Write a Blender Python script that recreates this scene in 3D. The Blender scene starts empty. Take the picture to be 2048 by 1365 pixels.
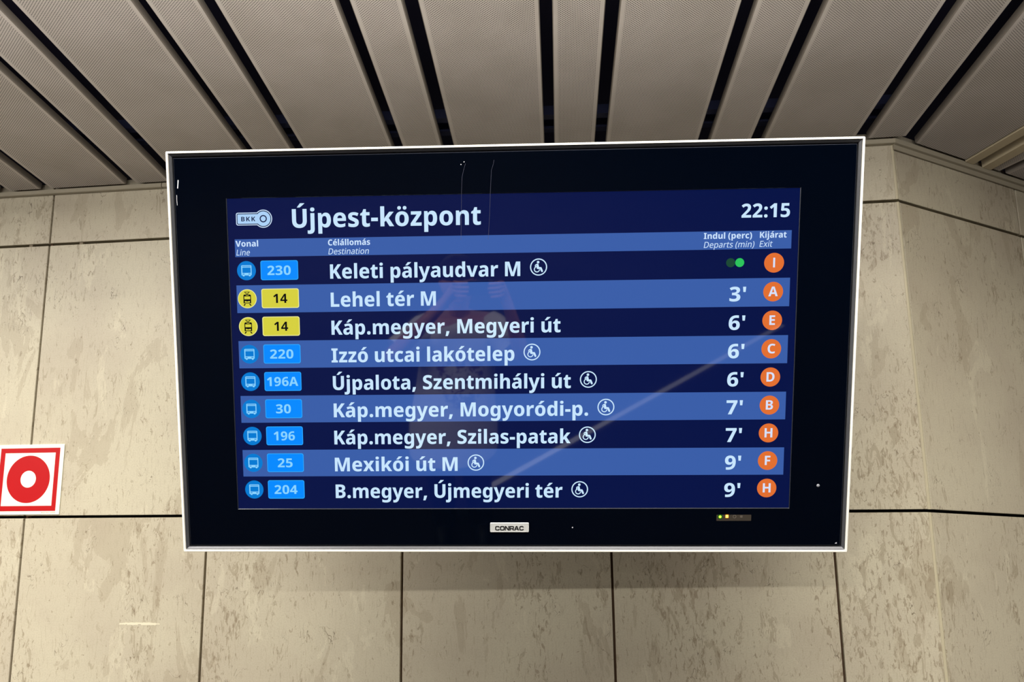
import bpy, bmesh, math, random
from mathutils import Vector, Matrix
from mathutils.geometry import tessellate_polygon

scene = bpy.context.scene
COL = scene.collection

# ------------------------------------------------------------------ camera
# world: metres, floor z = 0, x to the right along the main wall, y towards it
EYE = 1.75
FOCAL_PX = 1540.0
cam_data = bpy.data.cameras.new('camera')
cam_data.sensor_fit = 'HORIZONTAL'
cam_data.sensor_width = 36.0
cam_data.lens = 36.0 * FOCAL_PX / 2048.0
cam_data.clip_start = 0.02
cam_data.clip_end = 200
cam = bpy.data.objects.new('camera', cam_data)
COL.objects.link(cam)
C_RIGHT = Vector((0.9925853, 0.1215197, 0.0027232))
C_UP = Vector((0.0333145, -0.2935257, 0.9553705))
C_FWD = Vector((-0.1168957, 0.9481960, 0.2953976))
m = Matrix((C_RIGHT, C_UP, -C_FWD)).transposed().to_4x4()
m.translation = (0, 0, EYE)
cam.matrix_world = m
scene.camera = cam

# ------------------------------------------------------------------ exposure, world, lights
vs = scene.view_settings
vs.view_transform = 'Standard'
vs.look = 'None'
vs.gamma = 1.0
vs.exposure = 0.0
vs.use_curve_mapping = False

world = bpy.data.worlds.new('station_air')
world.use_nodes = True
world.node_tree.nodes['Background'].inputs[0].default_value = (1.0, 0.93, 0.82, 1)
world.node_tree.nodes['Background'].inputs[1].default_value = 0.10
scene.world = world

CEIL = EYE + 1.2286


def strip_light(name, x, y, z, length, width, watts, color=(1.0, 0.972, 0.925), tilt=0.0, spread=180):
    """a fluorescent strip in the ceiling, shining down; tilted over, an added upward fill"""
    d = bpy.data.lights.new(name, 'AREA')
    d.shape = 'RECTANGLE'
    d.size = length
    d.size_y = width
    d.energy = watts
    d.color = color
    d.spread = math.radians(spread)
    o = bpy.data.objects.new(name, d)
    COL.objects.link(o)
    o.location = (x, y, z)
    o.rotation_euler = (math.radians(tilt), 0, 0)
    return o


# ceiling lights over the viewer, long rows further back in the hall, and an added fill aimed up at the ceiling
strip_light('ceiling_light', -2.5, 0.55, CEIL - 0.05, 2.8, 0.8, 142)
strip_light('ceiling_light', 1.0, 0.55, CEIL - 0.05, 2.8, 0.8, 88)
strip_light('strip_light', -2.0, -5.0, CEIL - 0.05, 6.4, 0.12, 800)
strip_light('strip_light', -2.0, -12.5, CEIL - 0.05, 7.0, 0.12, 520)
strip_light('added_ceiling_fill', -0.7, 0.35, CEIL - 0.34, 5.2, 0.4, 150, tilt=180, color=(1.0, 0.97, 0.95))  # added fill that brightens the panels from below; no fitting hangs there

# ------------------------------------------------------------------ helpers


def tag(o, label=None, cat=None, group=None, kind=None):
    if label:
        o['label'] = label
    if cat:
        o['category'] = cat
    if group:
        o['group'] = group
    if kind:
        o['kind'] = kind
    return o


def mesh(name, verts, faces, mats, parent=None, fm=None, uv=None, uv2=None, smooth=False):
    me = bpy.data.meshes.new(name)
    me.from_pydata([tuple(v) for v in verts], [], faces)
    for mt in (mats if isinstance(mats, (list, tuple)) else [mats]):
        me.materials.append(mt)
    if fm:
        for p, i in zip(me.polygons, fm):
            p.material_index = i
    for nm, src in (('uv', uv), ('border', uv2)):
        if src:
            l = me.uv_layers.new(name=nm)
            for li in me.loops:
                l.data[li.index].uv = src[li.vertex_index]
    if smooth:
        for p in me.polygons:
            p.use_smooth = True
    me.update()
    o = bpy.data.objects.new(name, me)
    COL.objects.link(o)
    if parent is not None:
        o.parent = parent
    return o


def empty(name, mat4):
    o = bpy.data.objects.new(name, None)
    o.empty_display_size = 0.1
    COL.objects.link(o)
    o.matrix_world = mat4
    return o


class MB:
    """collects verts/faces/material indices of one mesh"""

    def __init__(s):
        s.v = []
        s.f = []
        s.m = []

    def add(s, verts, faces, mi=0):
        k = len(s.v)
        s.v += [tuple(v) for v in verts]
        s.f += [tuple(i + k for i in f) for f in faces]
        s.m += [mi] * len(faces)

    def box(s, a, b, mi=0):
        (x0, y0, z0), (x1, y1, z1) = a, b
        s.add([(x0, y0, z0), (x1, y0, z0), (x1, y1, z0), (x0, y1, z0), (x0, y0, z1), (x1, y0, z1), (x1, y1, z1), (x0, y1, z1)],
              [(0, 3, 2, 1), (4, 5, 6, 7), (0, 1, 5, 4), (1, 2, 6, 5), (2, 3, 7, 6), (3, 0, 4, 7)], mi)

    def poly(s, loops, z, mi=0):
        """flat filled polygons with holes, facing +z"""
        if len(loops) > 1:
            def inside(q, l):
                r = False
                for i in range(len(l)):
                    (xa, ya), (xb, yb) = l[i], l[i - 1]
                    if (ya > q[1]) != (yb > q[1]) and q[0] < (xb - xa) * (q[1] - ya) / (yb - ya) + xa:
                        r = not r
                return r
            depth = [sum(inside(l[0], k) for k in loops if k is not l) for l in loops]
            groups = [[l] + [k for k, e in zip(loops, depth) if e == d + 1 and inside(k[0], l)] for l, d in zip(loops, depth) if d % 2 == 0]
            if len(groups) > 1:
                for gr in groups:
                    s.poly(gr, z, mi)
                return
            loops = groups[0]
        pts = [Vector((x, y, 0)) for l in loops for x, y in l]
        tris = tessellate_polygon([[Vector((x, y, 0)) for x, y in l] for l in loops])
        fs = []
        for t in tris:
            a, b, c = (pts[i] for i in t)
            n = (b - a).cross(c - a).z
            if abs(n) < 1e-9:
                continue
            fs.append(t if n > 0 else (t[0], t[2], t[1]))
        s.add([(p.x, p.y, z) for p in pts], fs, mi)

    def prism(s, loop, z0, z1, mi=0, side=None):
        n = len(loop)
        area = sum(loop[i][0] * loop[(i + 1) % n][1] - loop[(i + 1) % n][0] * loop[i][1] for i in range(n))
        if area < 0:
            loop = loop[::-1]
        s.add([(x, y, z0) for x, y in loop] + [(x, y, z1) for x, y in loop], [tuple(range(n - 1, -1, -1)), tuple(range(n, 2 * n))], mi)
        k = len(s.v) - 2 * n
        for i in range(n):
            j = (i + 1) % n
            s.f.append((k + i, k + j, k + n + j, k + n + i))
            s.m.append(mi if side is None else side)

    def rings(s, loops, closed=True, mi=0):
        """loft through equal-length vertex loops"""
        n = len(loops[0])
        k = len(s.v)
        for l in loops:
            s.v += [tuple(p) for p in l]
        r = len(loops)
        for a in range(r if closed else r - 1):
            b = (a + 1) % r
            for i in range(n):
                j = (i + 1) % n
                s.f.append((k + a * n + i, k + a * n + j, k + b * n + j, k + b * n + i))
                s.m.append(mi)

    def build(s, name, mats, parent=None, smooth=False, xf=None):
        v = [xf(p) for p in s.v] if xf else s.v
        return mesh(name, v, s.f, mats, parent, s.m, smooth=smooth)


def circle(cx, cy, r, n=40, a0=0.0, a1=2 * math.pi):
    full = abs(a1 - a0 - 2 * math.pi) < 1e-6
    k = n if full else n + 1
    return [(cx + r * math.cos(a0 + (a1 - a0) * i / n), cy + r * math.sin(a0 + (a1 - a0) * i / n)) for i in range(k)]


def rrect(x0, y0, x1, y1, r, n=5):
    out = []
    for cx, cy, a in ((x1 - r, y1 - r, 0), (x0 + r, y1 - r, 90), (x0 + r, y0 + r, 180), (x1 - r, y0 + r, 270)):
        out += [(cx + r * math.cos(math.radians(a + 90 * i / n)), cy + r * math.sin(math.radians(a + 90 * i / n))) for i in range(n + 1)]
    return out


def stroke(pts, w, cap=True):
    """outline of a thick open polyline"""
    L, R = [], []
    n = len(pts)
    for i, (x, y) in enumerate(pts):
        x0, y0 = pts[max(0, i - 1)]
        x1, y1 = pts[min(n - 1, i + 1)]
        d = math.hypot(x1 - x0, y1 - y0)
        nx, ny = -(y1 - y0) / d, (x1 - x0) / d
        k = 1.0
        if 0 < i < n - 1:
            ax, ay = pts[i][0] - pts[i - 1][0], pts[i][1] - pts[i - 1][1]
            la = math.hypot(ax, ay)
            c = (-ay / la) * nx + (ax / la) * ny
            k = 1 / max(0.5, c)
        L.append((x + nx * w / 2 * k, y + ny * w / 2 * k))
        R.append((x - nx * w / 2 * k, y - ny * w / 2 * k))
    return L + R[::-1]


# ------------------------------------------------------------------ materials


def srgb(r, g, b):
    f = lambda c: (c / 255 / 12.92) if c / 255 <= 0.04045 else ((c / 255 + 0.055) / 1.055) ** 2.4
    return (f(r), f(g), f(b), 1.0)


def mat(name, col, rough=0.5, metal=0.0, spec=0.5, emit=None, strength=1.0):
    mt = bpy.data.materials.new(name)
    mt.use_nodes = True
    b = mt.node_tree.nodes['Principled BSDF']
    b.inputs['Base Color'].default_value = col
    b.inputs['Roughness'].default_value = rough
    b.inputs['Metallic'].default_value = metal
    b.inputs['Specular IOR Level'].default_value = spec
    if emit:
        b.inputs['Emission Color'].default_value = emit
        b.inputs['Emission Strength'].default_value = strength
    return mt


def pixel(name, r, g, b):
    """a lit colour of the display picture, under its glossy glass"""
    return mat('display_' + name, (0.001, 0.001, 0.002, 1), 0.03, 0, 0.5, srgb(r, g, b), 1.0)


class NT:
    def __init__(s, mt):
        s.t = mt.node_tree
        s.b = s.t.nodes['Principled BSDF']

    def n(s, typ, **kw):
        nd = s.t.nodes.new(typ)
        for k, v in kw.items():
            setattr(nd, k, v)
        return nd

    def link(s, a, b):
        s.t.links.new(a, b)

    def math(s, op, a, b=None, c=None):
        nd = s.n('ShaderNodeMath', operation=op)
        for i, v in enumerate((a, b, c)):
            if v is None:
                continue
            if isinstance(v, (int, float)):
                nd.inputs[i].default_value = v
            else:
                s.link(v, nd.inputs[i])
        return nd.outputs[0]

    def vmath(s, op, a, b):
        nd = s.n('ShaderNodeVectorMath', operation=op)
        for i, v in enumerate((a, b)):
            if isinstance(v, tuple):
                nd.inputs[i].default_value = v
            else:
                s.link(v, nd.inputs[i])
        return nd.outputs[0]

    def noise(s, vec, scale, detail=3, rough=0.55, dist=0.0):
        nd = s.n('ShaderNodeTexNoise')
        s.link(vec, nd.inputs['Vector'])
        nd.inputs['Scale'].default_value = scale
        nd.inputs['Detail'].default_value = detail
        nd.inputs['Roughness'].default_value = rough
        nd.inputs['Distortion'].default_value = dist
        return nd.outputs['Fac']

    def ramp(s, fac, lo, hi):
        nd = s.n('ShaderNodeMapRange', interpolation_type='SMOOTHSTEP')
        s.link(fac, nd.inputs['Value'])
        nd.inputs['From Min'].default_value = lo
        nd.inputs['From Max'].default_value = hi
        return nd.outputs[0]

    def mix(s, fac, a, b):
        nd = s.n('ShaderNodeMix', data_type='RGBA')
        if isinstance(fac, (int, float)):
            nd.inputs[0].default_value = fac
        else:
            s.link(fac, nd.inputs[0])
        for i, v in ((6, a), (7, b)):
            if isinstance(v, tuple):
                nd.inputs[i].default_value = v
            else:
                s.link(v, nd.inputs[i])
        return nd.outputs[2]


def stone_material():
    mt = mat('beige_limestone', srgb(196, 180, 146), 0.42, 0, 0.4)
    g = NT(mt)
    uvn = g.n('ShaderNodeUVMap', uv_map='uv')
    geo = g.n('ShaderNodeNewGeometry')
    comb = g.n('ShaderNodeCombineXYZ')
    r = geo.outputs['Random Per Island']
    g.link(g.math('MULTIPLY', r, 37.0), comb.inputs[0])
    g.link(g.math('MULTIPLY', r, 91.0), comb.inputs[1])
    P = g.vmath('ADD', uvn.outputs[0], comb.outputs[0])
    PV = g.vmath('MULTIPLY', P, (1.0, 0.34, 1.0))       # drawn out along the height
    base = g.mix(g.ramp(g.noise(P, 2.6, 4), 0.35, 0.68), srgb(203, 195, 170), srgb(190, 180, 158))
    base = g.mix(g.math('MULTIPLY', r, 0.25), base, srgb(184, 171, 148))
    region = g.ramp(g.noise(PV, 3.6, 3, 0.6, 0.8), 0.44, 0.66)
    # broad taupe patches, and pale ones
    patch = g.ramp(g.noise(PV, 7.5, 6, 0.66, 0.9), 0.585, 0.60)
    base = g.mix(g.math('MULTIPLY', patch, 0.34), base, srgb(160, 146, 122))
    pale = g.ramp(g.noise(PV, 9.0, 6, 0.64, 0.8), 0.60, 0.625)
    base = g.mix(g.math('MULTIPLY', pale, 0.4), base, srgb(216, 208, 182))
    # upright flecks, two sizes, thicker in some zones than others
    dens = g.math('ADD', g.math('MULTIPLY', region, 0.075), -0.035)
    f1 = g.ramp(g.math('ADD', g.noise(PV, 42.0, 5, 0.68, 0.9), dens), 0.585, 0.615)
    base = g.mix(g.math('MULTIPLY', f1, 0.42), base, srgb(140, 124, 98))
    f2 = g.ramp(g.math('ADD', g.noise(PV, 105.0, 4, 0.66, 0.7), dens), 0.60, 0.64)
    base = g.mix(g.math('MULTIPLY', f2, 0.55), base, srgb(128, 110, 84))
    streak = g.ramp(g.noise(g.vmath('MULTIPLY', P, (1.0, 0.16, 1.0)), 150.0, 3, 0.6), 0.52, 0.72)
    base = g.mix(g.math('MULTIPLY', streak, 0.25), base, srgb(150, 134, 108))
    # hair cracks where two noise levels meet
    nz = g.noise(PV, 15.0, 3, 0.5, 2.2)
    hair = g.math('SUBTRACT', 1.0, g.ramp(g.math('ABSOLUTE', g.math('SUBTRACT', nz, 0.5)), 0.0015, 0.006))
    hmask = g.ramp(g.noise(P, 9.0, 2, 0.5), 0.56, 0.62)
    base = g.mix(g.math('MULTIPLY', g.math('MULTIPLY', hair, hmask), 0.7), base, srgb(88, 72, 52))
    grain = g.noise(P, 260.0, 2)
    base = g.mix(g.math('MULTIPLY', g.ramp(grain, 0.35, 0.75), 0.22), base, srgb(156, 142, 116))
    g.link(base, g.b.inputs['Base Color'])
    bump = g.n('ShaderNodeBump')
    bump.inputs['Strength'].default_value = 0.12
    bump.inputs['Distance'].default_value = 0.002
    g.link(g.noise(PV, 40.0, 4), bump.inputs['Height'])
    g.link(bump.outputs[0], g.b.inputs['Normal'])
    return mt


def perforated_material():
    mt = mat('perforated_panel', srgb(196, 187, 174), 0.55, 0, 0.3)
    g = NT(mt)
    u = g.n('ShaderNodeSeparateXYZ')
    g.link(g.n('ShaderNodeUVMap', uv_map='uv').outputs[0], u.inputs[0])
    e = g.n('ShaderNodeSeparateXYZ')
    g.link(g.n('ShaderNodeUVMap', uv_map='border').outputs[0], e.inputs[0])
    A, B = 0.00755, 0.00655       # staggered rows of round holes

    def lattice(ox, oy):
        dx = g.math('MULTIPLY', g.math('SUBTRACT', g.math('FRACT', g.math('ADD', g.math('DIVIDE', u.outputs[0], A), ox)), 0.5), A)
        dy = g.math('MULTIPLY', g.math('SUBTRACT', g.math('FRACT', g.math('ADD', g.math('DIVIDE', u.outputs[1], B), oy)), 0.5), B)
        return g.math('SQRT', g.math('ADD', g.math('MULTIPLY', dx, dx), g.math('MULTIPLY', dy, dy)))
    d = g.math('MINIMUM', lattice(0, 0), lattice(0.5, 0.5))
    hole = g.math('SUBTRACT', 1.0, g.ramp(d, 0.00112, 0.00142))
    edge = g.math('MINIMUM', u.outputs[0], e.outputs[0])
    inside = g.math('GREATER_THAN', edge, 0.0115)
    hole = g.math('MULTIPLY', hole, inside)
    n = g.n('ShaderNodeTexCoord')
    dirt = g.mix(g.ramp(g.noise(n.outputs['Object'], 6.0, 4), 0.35, 0.7), srgb(206, 198, 190), srgb(196, 188, 179))
    g.link(g.mix(hole, dirt, srgb(26, 22, 20)), g.b.inputs['Base Color'])
    return mt


def floor_material():
    mt = mat('dark_granite_floor', srgb(74, 66, 62), 0.75, 0, 0.1)
    g = NT(mt)
    n = g.n('ShaderNodeTexCoord')
    c = g.mix(g.ramp(g.noise(n.outputs['Object'], 2.0, 4), 0.3, 0.7), srgb(30, 27, 28), srgb(22, 18, 19))
    c = g.mix(g.ramp(g.noise(n.outputs['Object'], 60.0, 3), 0.5, 0.6), c, srgb(34, 22, 22))
    g.link(c, g.b.inputs['Base Color'])
    return mt


M_STONE = stone_material()
M_PERF = perforated_material()
M_FLOOR = floor_material()
M_JOINT = mat('joint_black', srgb(10, 8, 7), 0.9, 0, 0.1)
M_FILL = mat('joint_filler_brown', srgb(92, 72, 56), 0.9, 0, 0.1)
M_PANEL_SIDE = mat('panel_side_dark', srgb(132, 124, 114), 0.6, 0, 0.3)  # darker tone than the panel faces
M_VOID = mat('ceiling_void_dark', srgb(58, 56, 78), 0.9, 0, 0.1)
M_CARRIER = mat('carrier_dark', srgb(66, 72, 108), 0.6, 0, 0.3)
M_TRIM = mat('beige_trim_paint', srgb(166, 157, 136), 0.5, 0, 0.3)
M_ROOM = mat('far_wall_plaster', srgb(120, 104, 92), 0.7, 0, 0.2)

# ------------------------------------------------------------------ frames of the two leaning walls
WALL_D = 2.24156
E = Vector((0, 0, EYE))
W_X = Vector((1, 0, 0))
W_N = Vector((0.0000000, 0.9914541, 0.1304560))        # into the main wall
W_Z = Vector((-0.0000000, -0.1304560, 0.9914541))        # up the wall, which leans into the room
W_O = E + W_N * WALL_D
CORNER = 0.85941
R_H = Vector((0.8465633, 0.5322880, 0.0000000))        # along the right-hand wall
R_O = W_O + W_X * CORNER
R_N = R_H.cross(W_Z).normalized() * -1
if R_N.dot(W_N) < 0:
    R_N = -R_N
ROW_A, ROW_B, TOP = 0.76106, -0.11495, 0.94420
ROWS = [TOP + 0.03, ROW_A, ROW_B, ROW_B - 0.876, ROW_B - 1.752, -2.062]
GAP_H, GAP_V = 0.0082, 0.0066


def slab_wall(name, origin, ax, an, az, cols, rows, back_end, label):
    """stone slabs with open joints over a dark backing; (a, n, b) -> world"""
    mb = MB()
    uv = []
    w = lambda a, n, b: origin + ax * a + an * n + az * b
    for ci in range(len(cols) - 1):
        for ri in range(len(rows) - 1):
            a0, a1 = cols[ci] + (GAP_V / 2), cols[ci + 1] - (GAP_V / 2)
            b1, b0 = rows[ri] - GAP_H / 2, rows[ri + 1] + GAP_H / 2
            ch = 0.0012
            loops = []
            for n, k in ((0.03, 0), (ch, 0), (0.0, ch)):
                loops.append([(a0 + k, n, b0 + k), (a1 - k, n, b0 + k), (a1 - k, n, b1 - k), (a0 + k, n, b1 - k)])
            vs_ = [p for l in loops for p in l]
            uv += [(a, b) for a, n, b in vs_]
            fs = []
            for L in range(2):
                for i in range(4):
                    j = (i + 1) % 4
                    fs.append((L * 4 + i, L * 4 + j, L * 4 + 4 + j, L * 4 + 4 + i))
            fs.append((8, 9, 10, 11))
            mb.add([w(*p) for p in vs_], fs, 0)
    for c_ in cols[1:-1]:            # brown filler deep in the upright joints
        q = [(c_ + s_ * GAP_V / 2, n_, b_) for s_, n_, b_ in ((-1, 0.012, rows[-1]), (1, 0.012, rows[-1]), (1, 0.012, rows[0]), (-1, 0.012, rows[0]), (-1, 0.026, rows[-1]), (1, 0.026, rows[-1]), (1, 0.026, rows[0]), (-1, 0.026, rows[0]))]
        mb.add([w(*p) for p in q], [(0, 1, 2, 3), (7, 6, 5, 4), (0, 4, 5, 1), (1, 5, 6, 2), (2, 6, 7, 3), (3, 7, 4, 0)], 2)
        uv += [(0, 0)] * 8
    a0, a1 = cols[0], back_end
    bk = [(a0, 0.026, rows[-1]), (a1, 0.026, rows[-1]), (a1, 0.026, rows[0]), (a0, 0.026, rows[0]), (a0, 0.09, rows[-1]), (a1, 0.09, rows[-1]), (a1, 0.09, rows[0]), (a0, 0.09, rows[0])]
    mb.add([w(*p) for p in bk], [(0, 1, 2, 3), (7, 6, 5, 4), (0, 4, 5, 1), (1, 5, 6, 2), (2, 6, 7, 3), (3, 7, 4, 0)], 1)
    uv += [(0, 0)] * 8
    o = mesh(name, mb.v, mb.f, [M_STONE, M_JOINT, M_FILL], None, mb.m, uv=uv)
    # make every slab face the room
    bm = bmesh.new()
    bm.from_mesh(o.data)
    bmesh.ops.recalc_face_normals(bm, faces=bm.faces)
    bm.to_mesh(o.data)
    bm.free()
    return tag(o, label, 'wall', kind='structure')


X0 = -1.79550
cols = [X0 - 1.8, X0 - 1.2, X0 - 0.6] + [X0 + 0.6 * i for i in range(5)] + [CORNER - 0.001]
wall_back = slab_wall('wall_back', W_O, W_X, W_N, W_Z, cols, ROWS, CORNER + 0.02,
                      'leaning wall of large beige stone slabs with dark joints behind the display')
wall_right = slab_wall('wall_right', R_O, R_H, R_N, W_Z, [0.004, 0.555, 1.155, 1.755, 2.355, 2.955], ROWS, 2.955,
                       'beige stone slab wall turning towards the viewer past the corner')

# spacers left in the long upper joint, and a pale scuff on one slab
mb = MB()
for a in (X0 + 0.104, X0 - 0.075 + 0.0):
    b = ROW_A - 0.004
    mb.add([W_O + W_X * (a + da) + W_N * n + W_Z * (b + db) for da, n, db in
            ((0, .004, 0), (.012, .004, 0), (.012, .004, .0075), (0, .004, .0075), (0, .02, 0), (.012, .02, 0), (.012, .02, .0075), (0, .02, .0075))],
           [(0, 1, 2, 3), (4, 7, 6, 5), (0, 4, 5, 1), (1, 5, 6, 2), (2, 6, 7, 3), (3, 7, 4, 0)])
mb.build('joint_spacer', mat('spacer_plastic', srgb(120, 108, 86), 0.7), wall_back)
rnd = random.Random(4)
mb = MB()
n = 26
up, lo = [], []
for i in range(n + 1):
    t = i / n
    a = -1.4555 + 0.128 * t
    th = 0.0028 + 0.0014 * rnd.random()
    if t < 0.15:
        th *= 0.5 if i % 2 else 0.8
    if t > 0.9:
        th *= 0.5
    c = -0.4265 + 0.0012 * rnd.uniform(-1, 1) * 0.4
    up.append(W_O + W_X * a + W_N * -0.0006 + W_Z * (c + th))
    lo.append(W_O + W_X * a + W_N * -0.0006 + W_Z * (c - th))
for i in range(n):
    if i in (4, 12, 13):
        mb.add([lo[i].lerp(up[i], .45), lo[i + 1].lerp(up[i + 1], .4), up[i + 1], up[i]], [(0, 1, 2, 3)])
    else:
        mb.add([lo[i], lo[i + 1], up[i + 1], up[i]], [(0, 1, 2, 3)])
mb.build('scuff_mark', mat('scuff_pale', srgb(226, 218, 190), 0.6), wall_back)

# ceiling trims along both walls, corner bead


def sweep(name, profile, path, m_, label):
    """profile (out into room, up) along a straight wall: path = list of (point, out-vector)"""
    mb_ = MB()
    loops = []
    for p, o in path:
        loops.append([p + o * a + Vector((0, 0, 1)) * b for a, b in profile])
    mb_.rings(loops, closed=False)
    k = len(profile)
    mb_.f.append(tuple(range(k)))
    mb_.m.append(0)
    mb_.f.append(tuple(len(loops) * k - 1 - i for i in range(k)))
    mb_.m.append(0)
    ob = mb_.build(name, m_)
    bm_ = bmesh.new()
    bm_.from_mesh(ob.data)
    bmesh.ops.recalc_face_normals(bm_, faces=bm_.faces)
    bm_.to_mesh(ob.data)
    bm_.free()
    return tag(ob, label, 'trim', kind='structure')


top_pt = lambda a: W_O + W_X * a + W_Z * TOP
hn = Vector((0, -1, 0))
hr = Vector((R_H.y, -R_H.x, 0))
bis = (hn + hr) / (1 + hn.dot(hr))
rt = lambda a: R_O + R_H * a + W_Z * TOP
prof = [(0.0, -0.014), (0.012, -0.014), (0.014, -0.012), (0.014, 0.0), (0.0, 0.0)]
sweep('trim_1', prof, [(top_pt(-3.59), hn), (top_pt(-1.408), hn)], M_TRIM, 'thin beige trim along the wall top left of the display')
sweep('trim_2', prof, [(top_pt(-1.405), hn), (top_pt(CORNER), bis)], M_TRIM, 'thin beige trim along the wall top behind the display')
prof_r = [(0.0, -0.030), (0.004, -0.030), (0.006, -0.016), (0.014, -0.015), (0.015, -0.013), (0.015, 0.0), (0.0, 0.0)]
sweep('trim_3', prof_r, [(rt(0.0), bis), (rt(2.9), hr)], M_TRIM, 'beige stepped trim along the top of the right-hand wall')
# slim rounded bead in the vertical corner, broken at the joints
mb = MB()
for b0, b1 in [(ROWS[i + 1] + GAP_H / 2, (ROWS[i] - GAP_H / 2) if i else TOP - 0.014) for i in range(len(ROWS) - 1)]:
    loops = []
    for b in (b0, b1):
        c = R_O + W_Z * b
        loops.append([c + W_X * -0.0050 + W_N * -0.0004, c + (W_N + R_N) * -0.0010 + W_X * -0.0018, c + (W_N + R_N) * -0.0010 + R_H * 0.0018,
                      c + R_H * 0.0050 + R_N * -0.0004, c + R_H * 0.0050 + R_N * 0.02, c + W_X * -0.0050 + W_N * 0.02])
    k = len(mb.v)
    mb.rings(loops, closed=False)
    mb.f += [(k, k + 1, k + 2, k + 3, k + 4, k + 5), (k + 11, k + 10, k + 9, k + 8, k + 7, k + 6)]
    mb.m += [0, 0]
tag(mb.build('trim_4', mat('corner_bead_stone', srgb(196, 186, 156), 0.5)), 'narrow pale bead down the corner of the two stone walls', 'trim', kind='structure')

# ------------------------------------------------------------------ ceiling
CD = Vector((-0.061429, 0.998100, 0)).normalized()      # panels run this way (towards the wall)
CP = Vector((-CD.y, CD.x, 0))
if CP.x < 0:
    CP = -CP
ceiling = MB()
ceiling.box((-7, -15.5, CEIL + 0.20), (6, 3.6, CEIL + 0.32))
ceiling = tag(ceiling.build('ceiling', M_VOID), 'dark ceiling void hung with pale perforated metal panels', 'ceiling', kind='structure')


def clip(poly, p, nrm):
    """keep the side where (q - p) . nrm <= 0"""
    out = []
    for i in range(len(poly)):
        a, b = poly[i], poly[(i + 1) % len(poly)]
        da, db = (a - p).dot(nrm), (b - p).dot(nrm)
        if da <= 0:
            out.append(a)
        if (da < 0 < db) or (db < 0 < da):
            out.append(a + (b - a) * (da / (da - db)))
    return out


V2 = lambda v: Vector((v[0], v[1]))
cp2, cd2 = V2(CP), V2(CD)
wall_p, wall_n = V2(top_pt(0)) + Vector((0, -0.020)), Vector((0, 1))
rw_p, rw_n = V2(rt(0)) + V2(hr) * 0.020, -V2(hr)
DG_P = Vector((1.1645, 2.1517))
DG_D = Vector((math.cos(math.radians(-65.6)), math.sin(math.radians(-65.6))))
DG_N = Vector((-DG_D.y, DG_D.x))         # towards the far right field
FL = 0.021


def panel(x0, x1, t0, t1, cuts, ax=None, al=None, name='ceiling_panel'):
    ax = ax or cp2
    al = al or cd2
    poly = [ax * x0 + al * t0, ax * x1 + al * t0, ax * x1 + al * t1, ax * x0 + al * t1]
    for p, nn_ in cuts:
        poly = clip(poly, p, nn_)
        if len(poly) < 3:
            return None
    area = sum(poly[i].x * poly[(i + 1) % len(poly)].y - poly[(i + 1) % len(poly)].x * poly[i].y for i in range(len(poly)))
    if area > 0:
        poly = poly[::-1]
    n_ = len(poly)
    cen = sum(poly, Vector((0, 0))) / n_
    r_ = 0.0022
    ins = []
    for i in range(n_):      # slightly rounded lower edge
        a, b, c = poly[i - 1], poly[i], poly[(i + 1) % n_]
        d1, d2 = (b - a).normalized(), (c - b).normalized()
        n1, n2 = Vector((d1.y, -d1.x)), Vector((d2.y, -d2.x))
        ins.append(b + (n1 + n2) * (r_ / max(0.3, 1 + n1.dot(n2))))
    v, uv, uvb = [], [], []
    for ring, z in ((ins, CEIL), (poly, CEIL + r_), (poly, CEIL + FL)):
        for q in ring:
            v.append((q.x, q.y, z))
            s = q.dot(ax)
            uv.append((s - x0, q.dot(al) + 10))
            uvb.append((x1 - s, 0))
    f = [tuple(range(n_))]
    fm_ = [0]
    for L in range(2):
        for i in range(n_):
            j = (i + 1) % n_
            f.append((L * n_ + i, (L + 1) * n_ + i, (L + 1) * n_ + j, L * n_ + j))
            fm_.append(1)
    f.append(tuple(2 * n_ + i for i in range(n_ - 1, -1, -1)))
    fm_.append(1)
    o = mesh(name, v, f, [M_PERF, M_PANEL_SIDE], ceiling, fm_, uv=uv, uv2=uvb)
    return o


EDGES = [(-2.716, -2.600), (-2.566, -2.299), (-2.265, -2.148), (-2.112, -1.846), (-1.812, -1.6969), (-1.6616, -1.3961), (-1.3610, -1.2455), (-1.2013, -0.9337), (-0.9034, -0.7858),
         (-0.7498, -0.4802), (-0.4495, -0.3327), (-0.2975, -0.0283), (0.0007, 0.1194), (0.1524, 0.4212), (0.4549, 0.5744),
         (0.6105, 0.8733), (0.9106, 1.0183), (1.0615, 1.330), (1.364, 1.481), (1.515, 1.783)]
dg_cut = (DG_P - DG_N * 0.004, DG_N)
for x0, x1 in EDGES:
    panel(x0, x1, -3.2, 3.2, [(wall_p, wall_n) if x1 < 1.03 else (rw_p, rw_n), dg_cut])
# the next ceiling field, squared to the right-hand wall
ax2 = Vector((R_H.x, R_H.y))
al2 = Vector((-R_H.y, R_H.x))
base_s = DG_P.dot(ax2)
for k in range(4):
    s0 = base_s - 0.55 + k * 0.45
    for a, b in ((s0, s0 + 0.268), (s0 + 0.301, s0 + 0.417)):
        panel(a, b, -0.8, 2.5, [(rw_p, rw_n), (DG_P + DG_N * 0.120, -DG_N)], ax2, al2)
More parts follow.
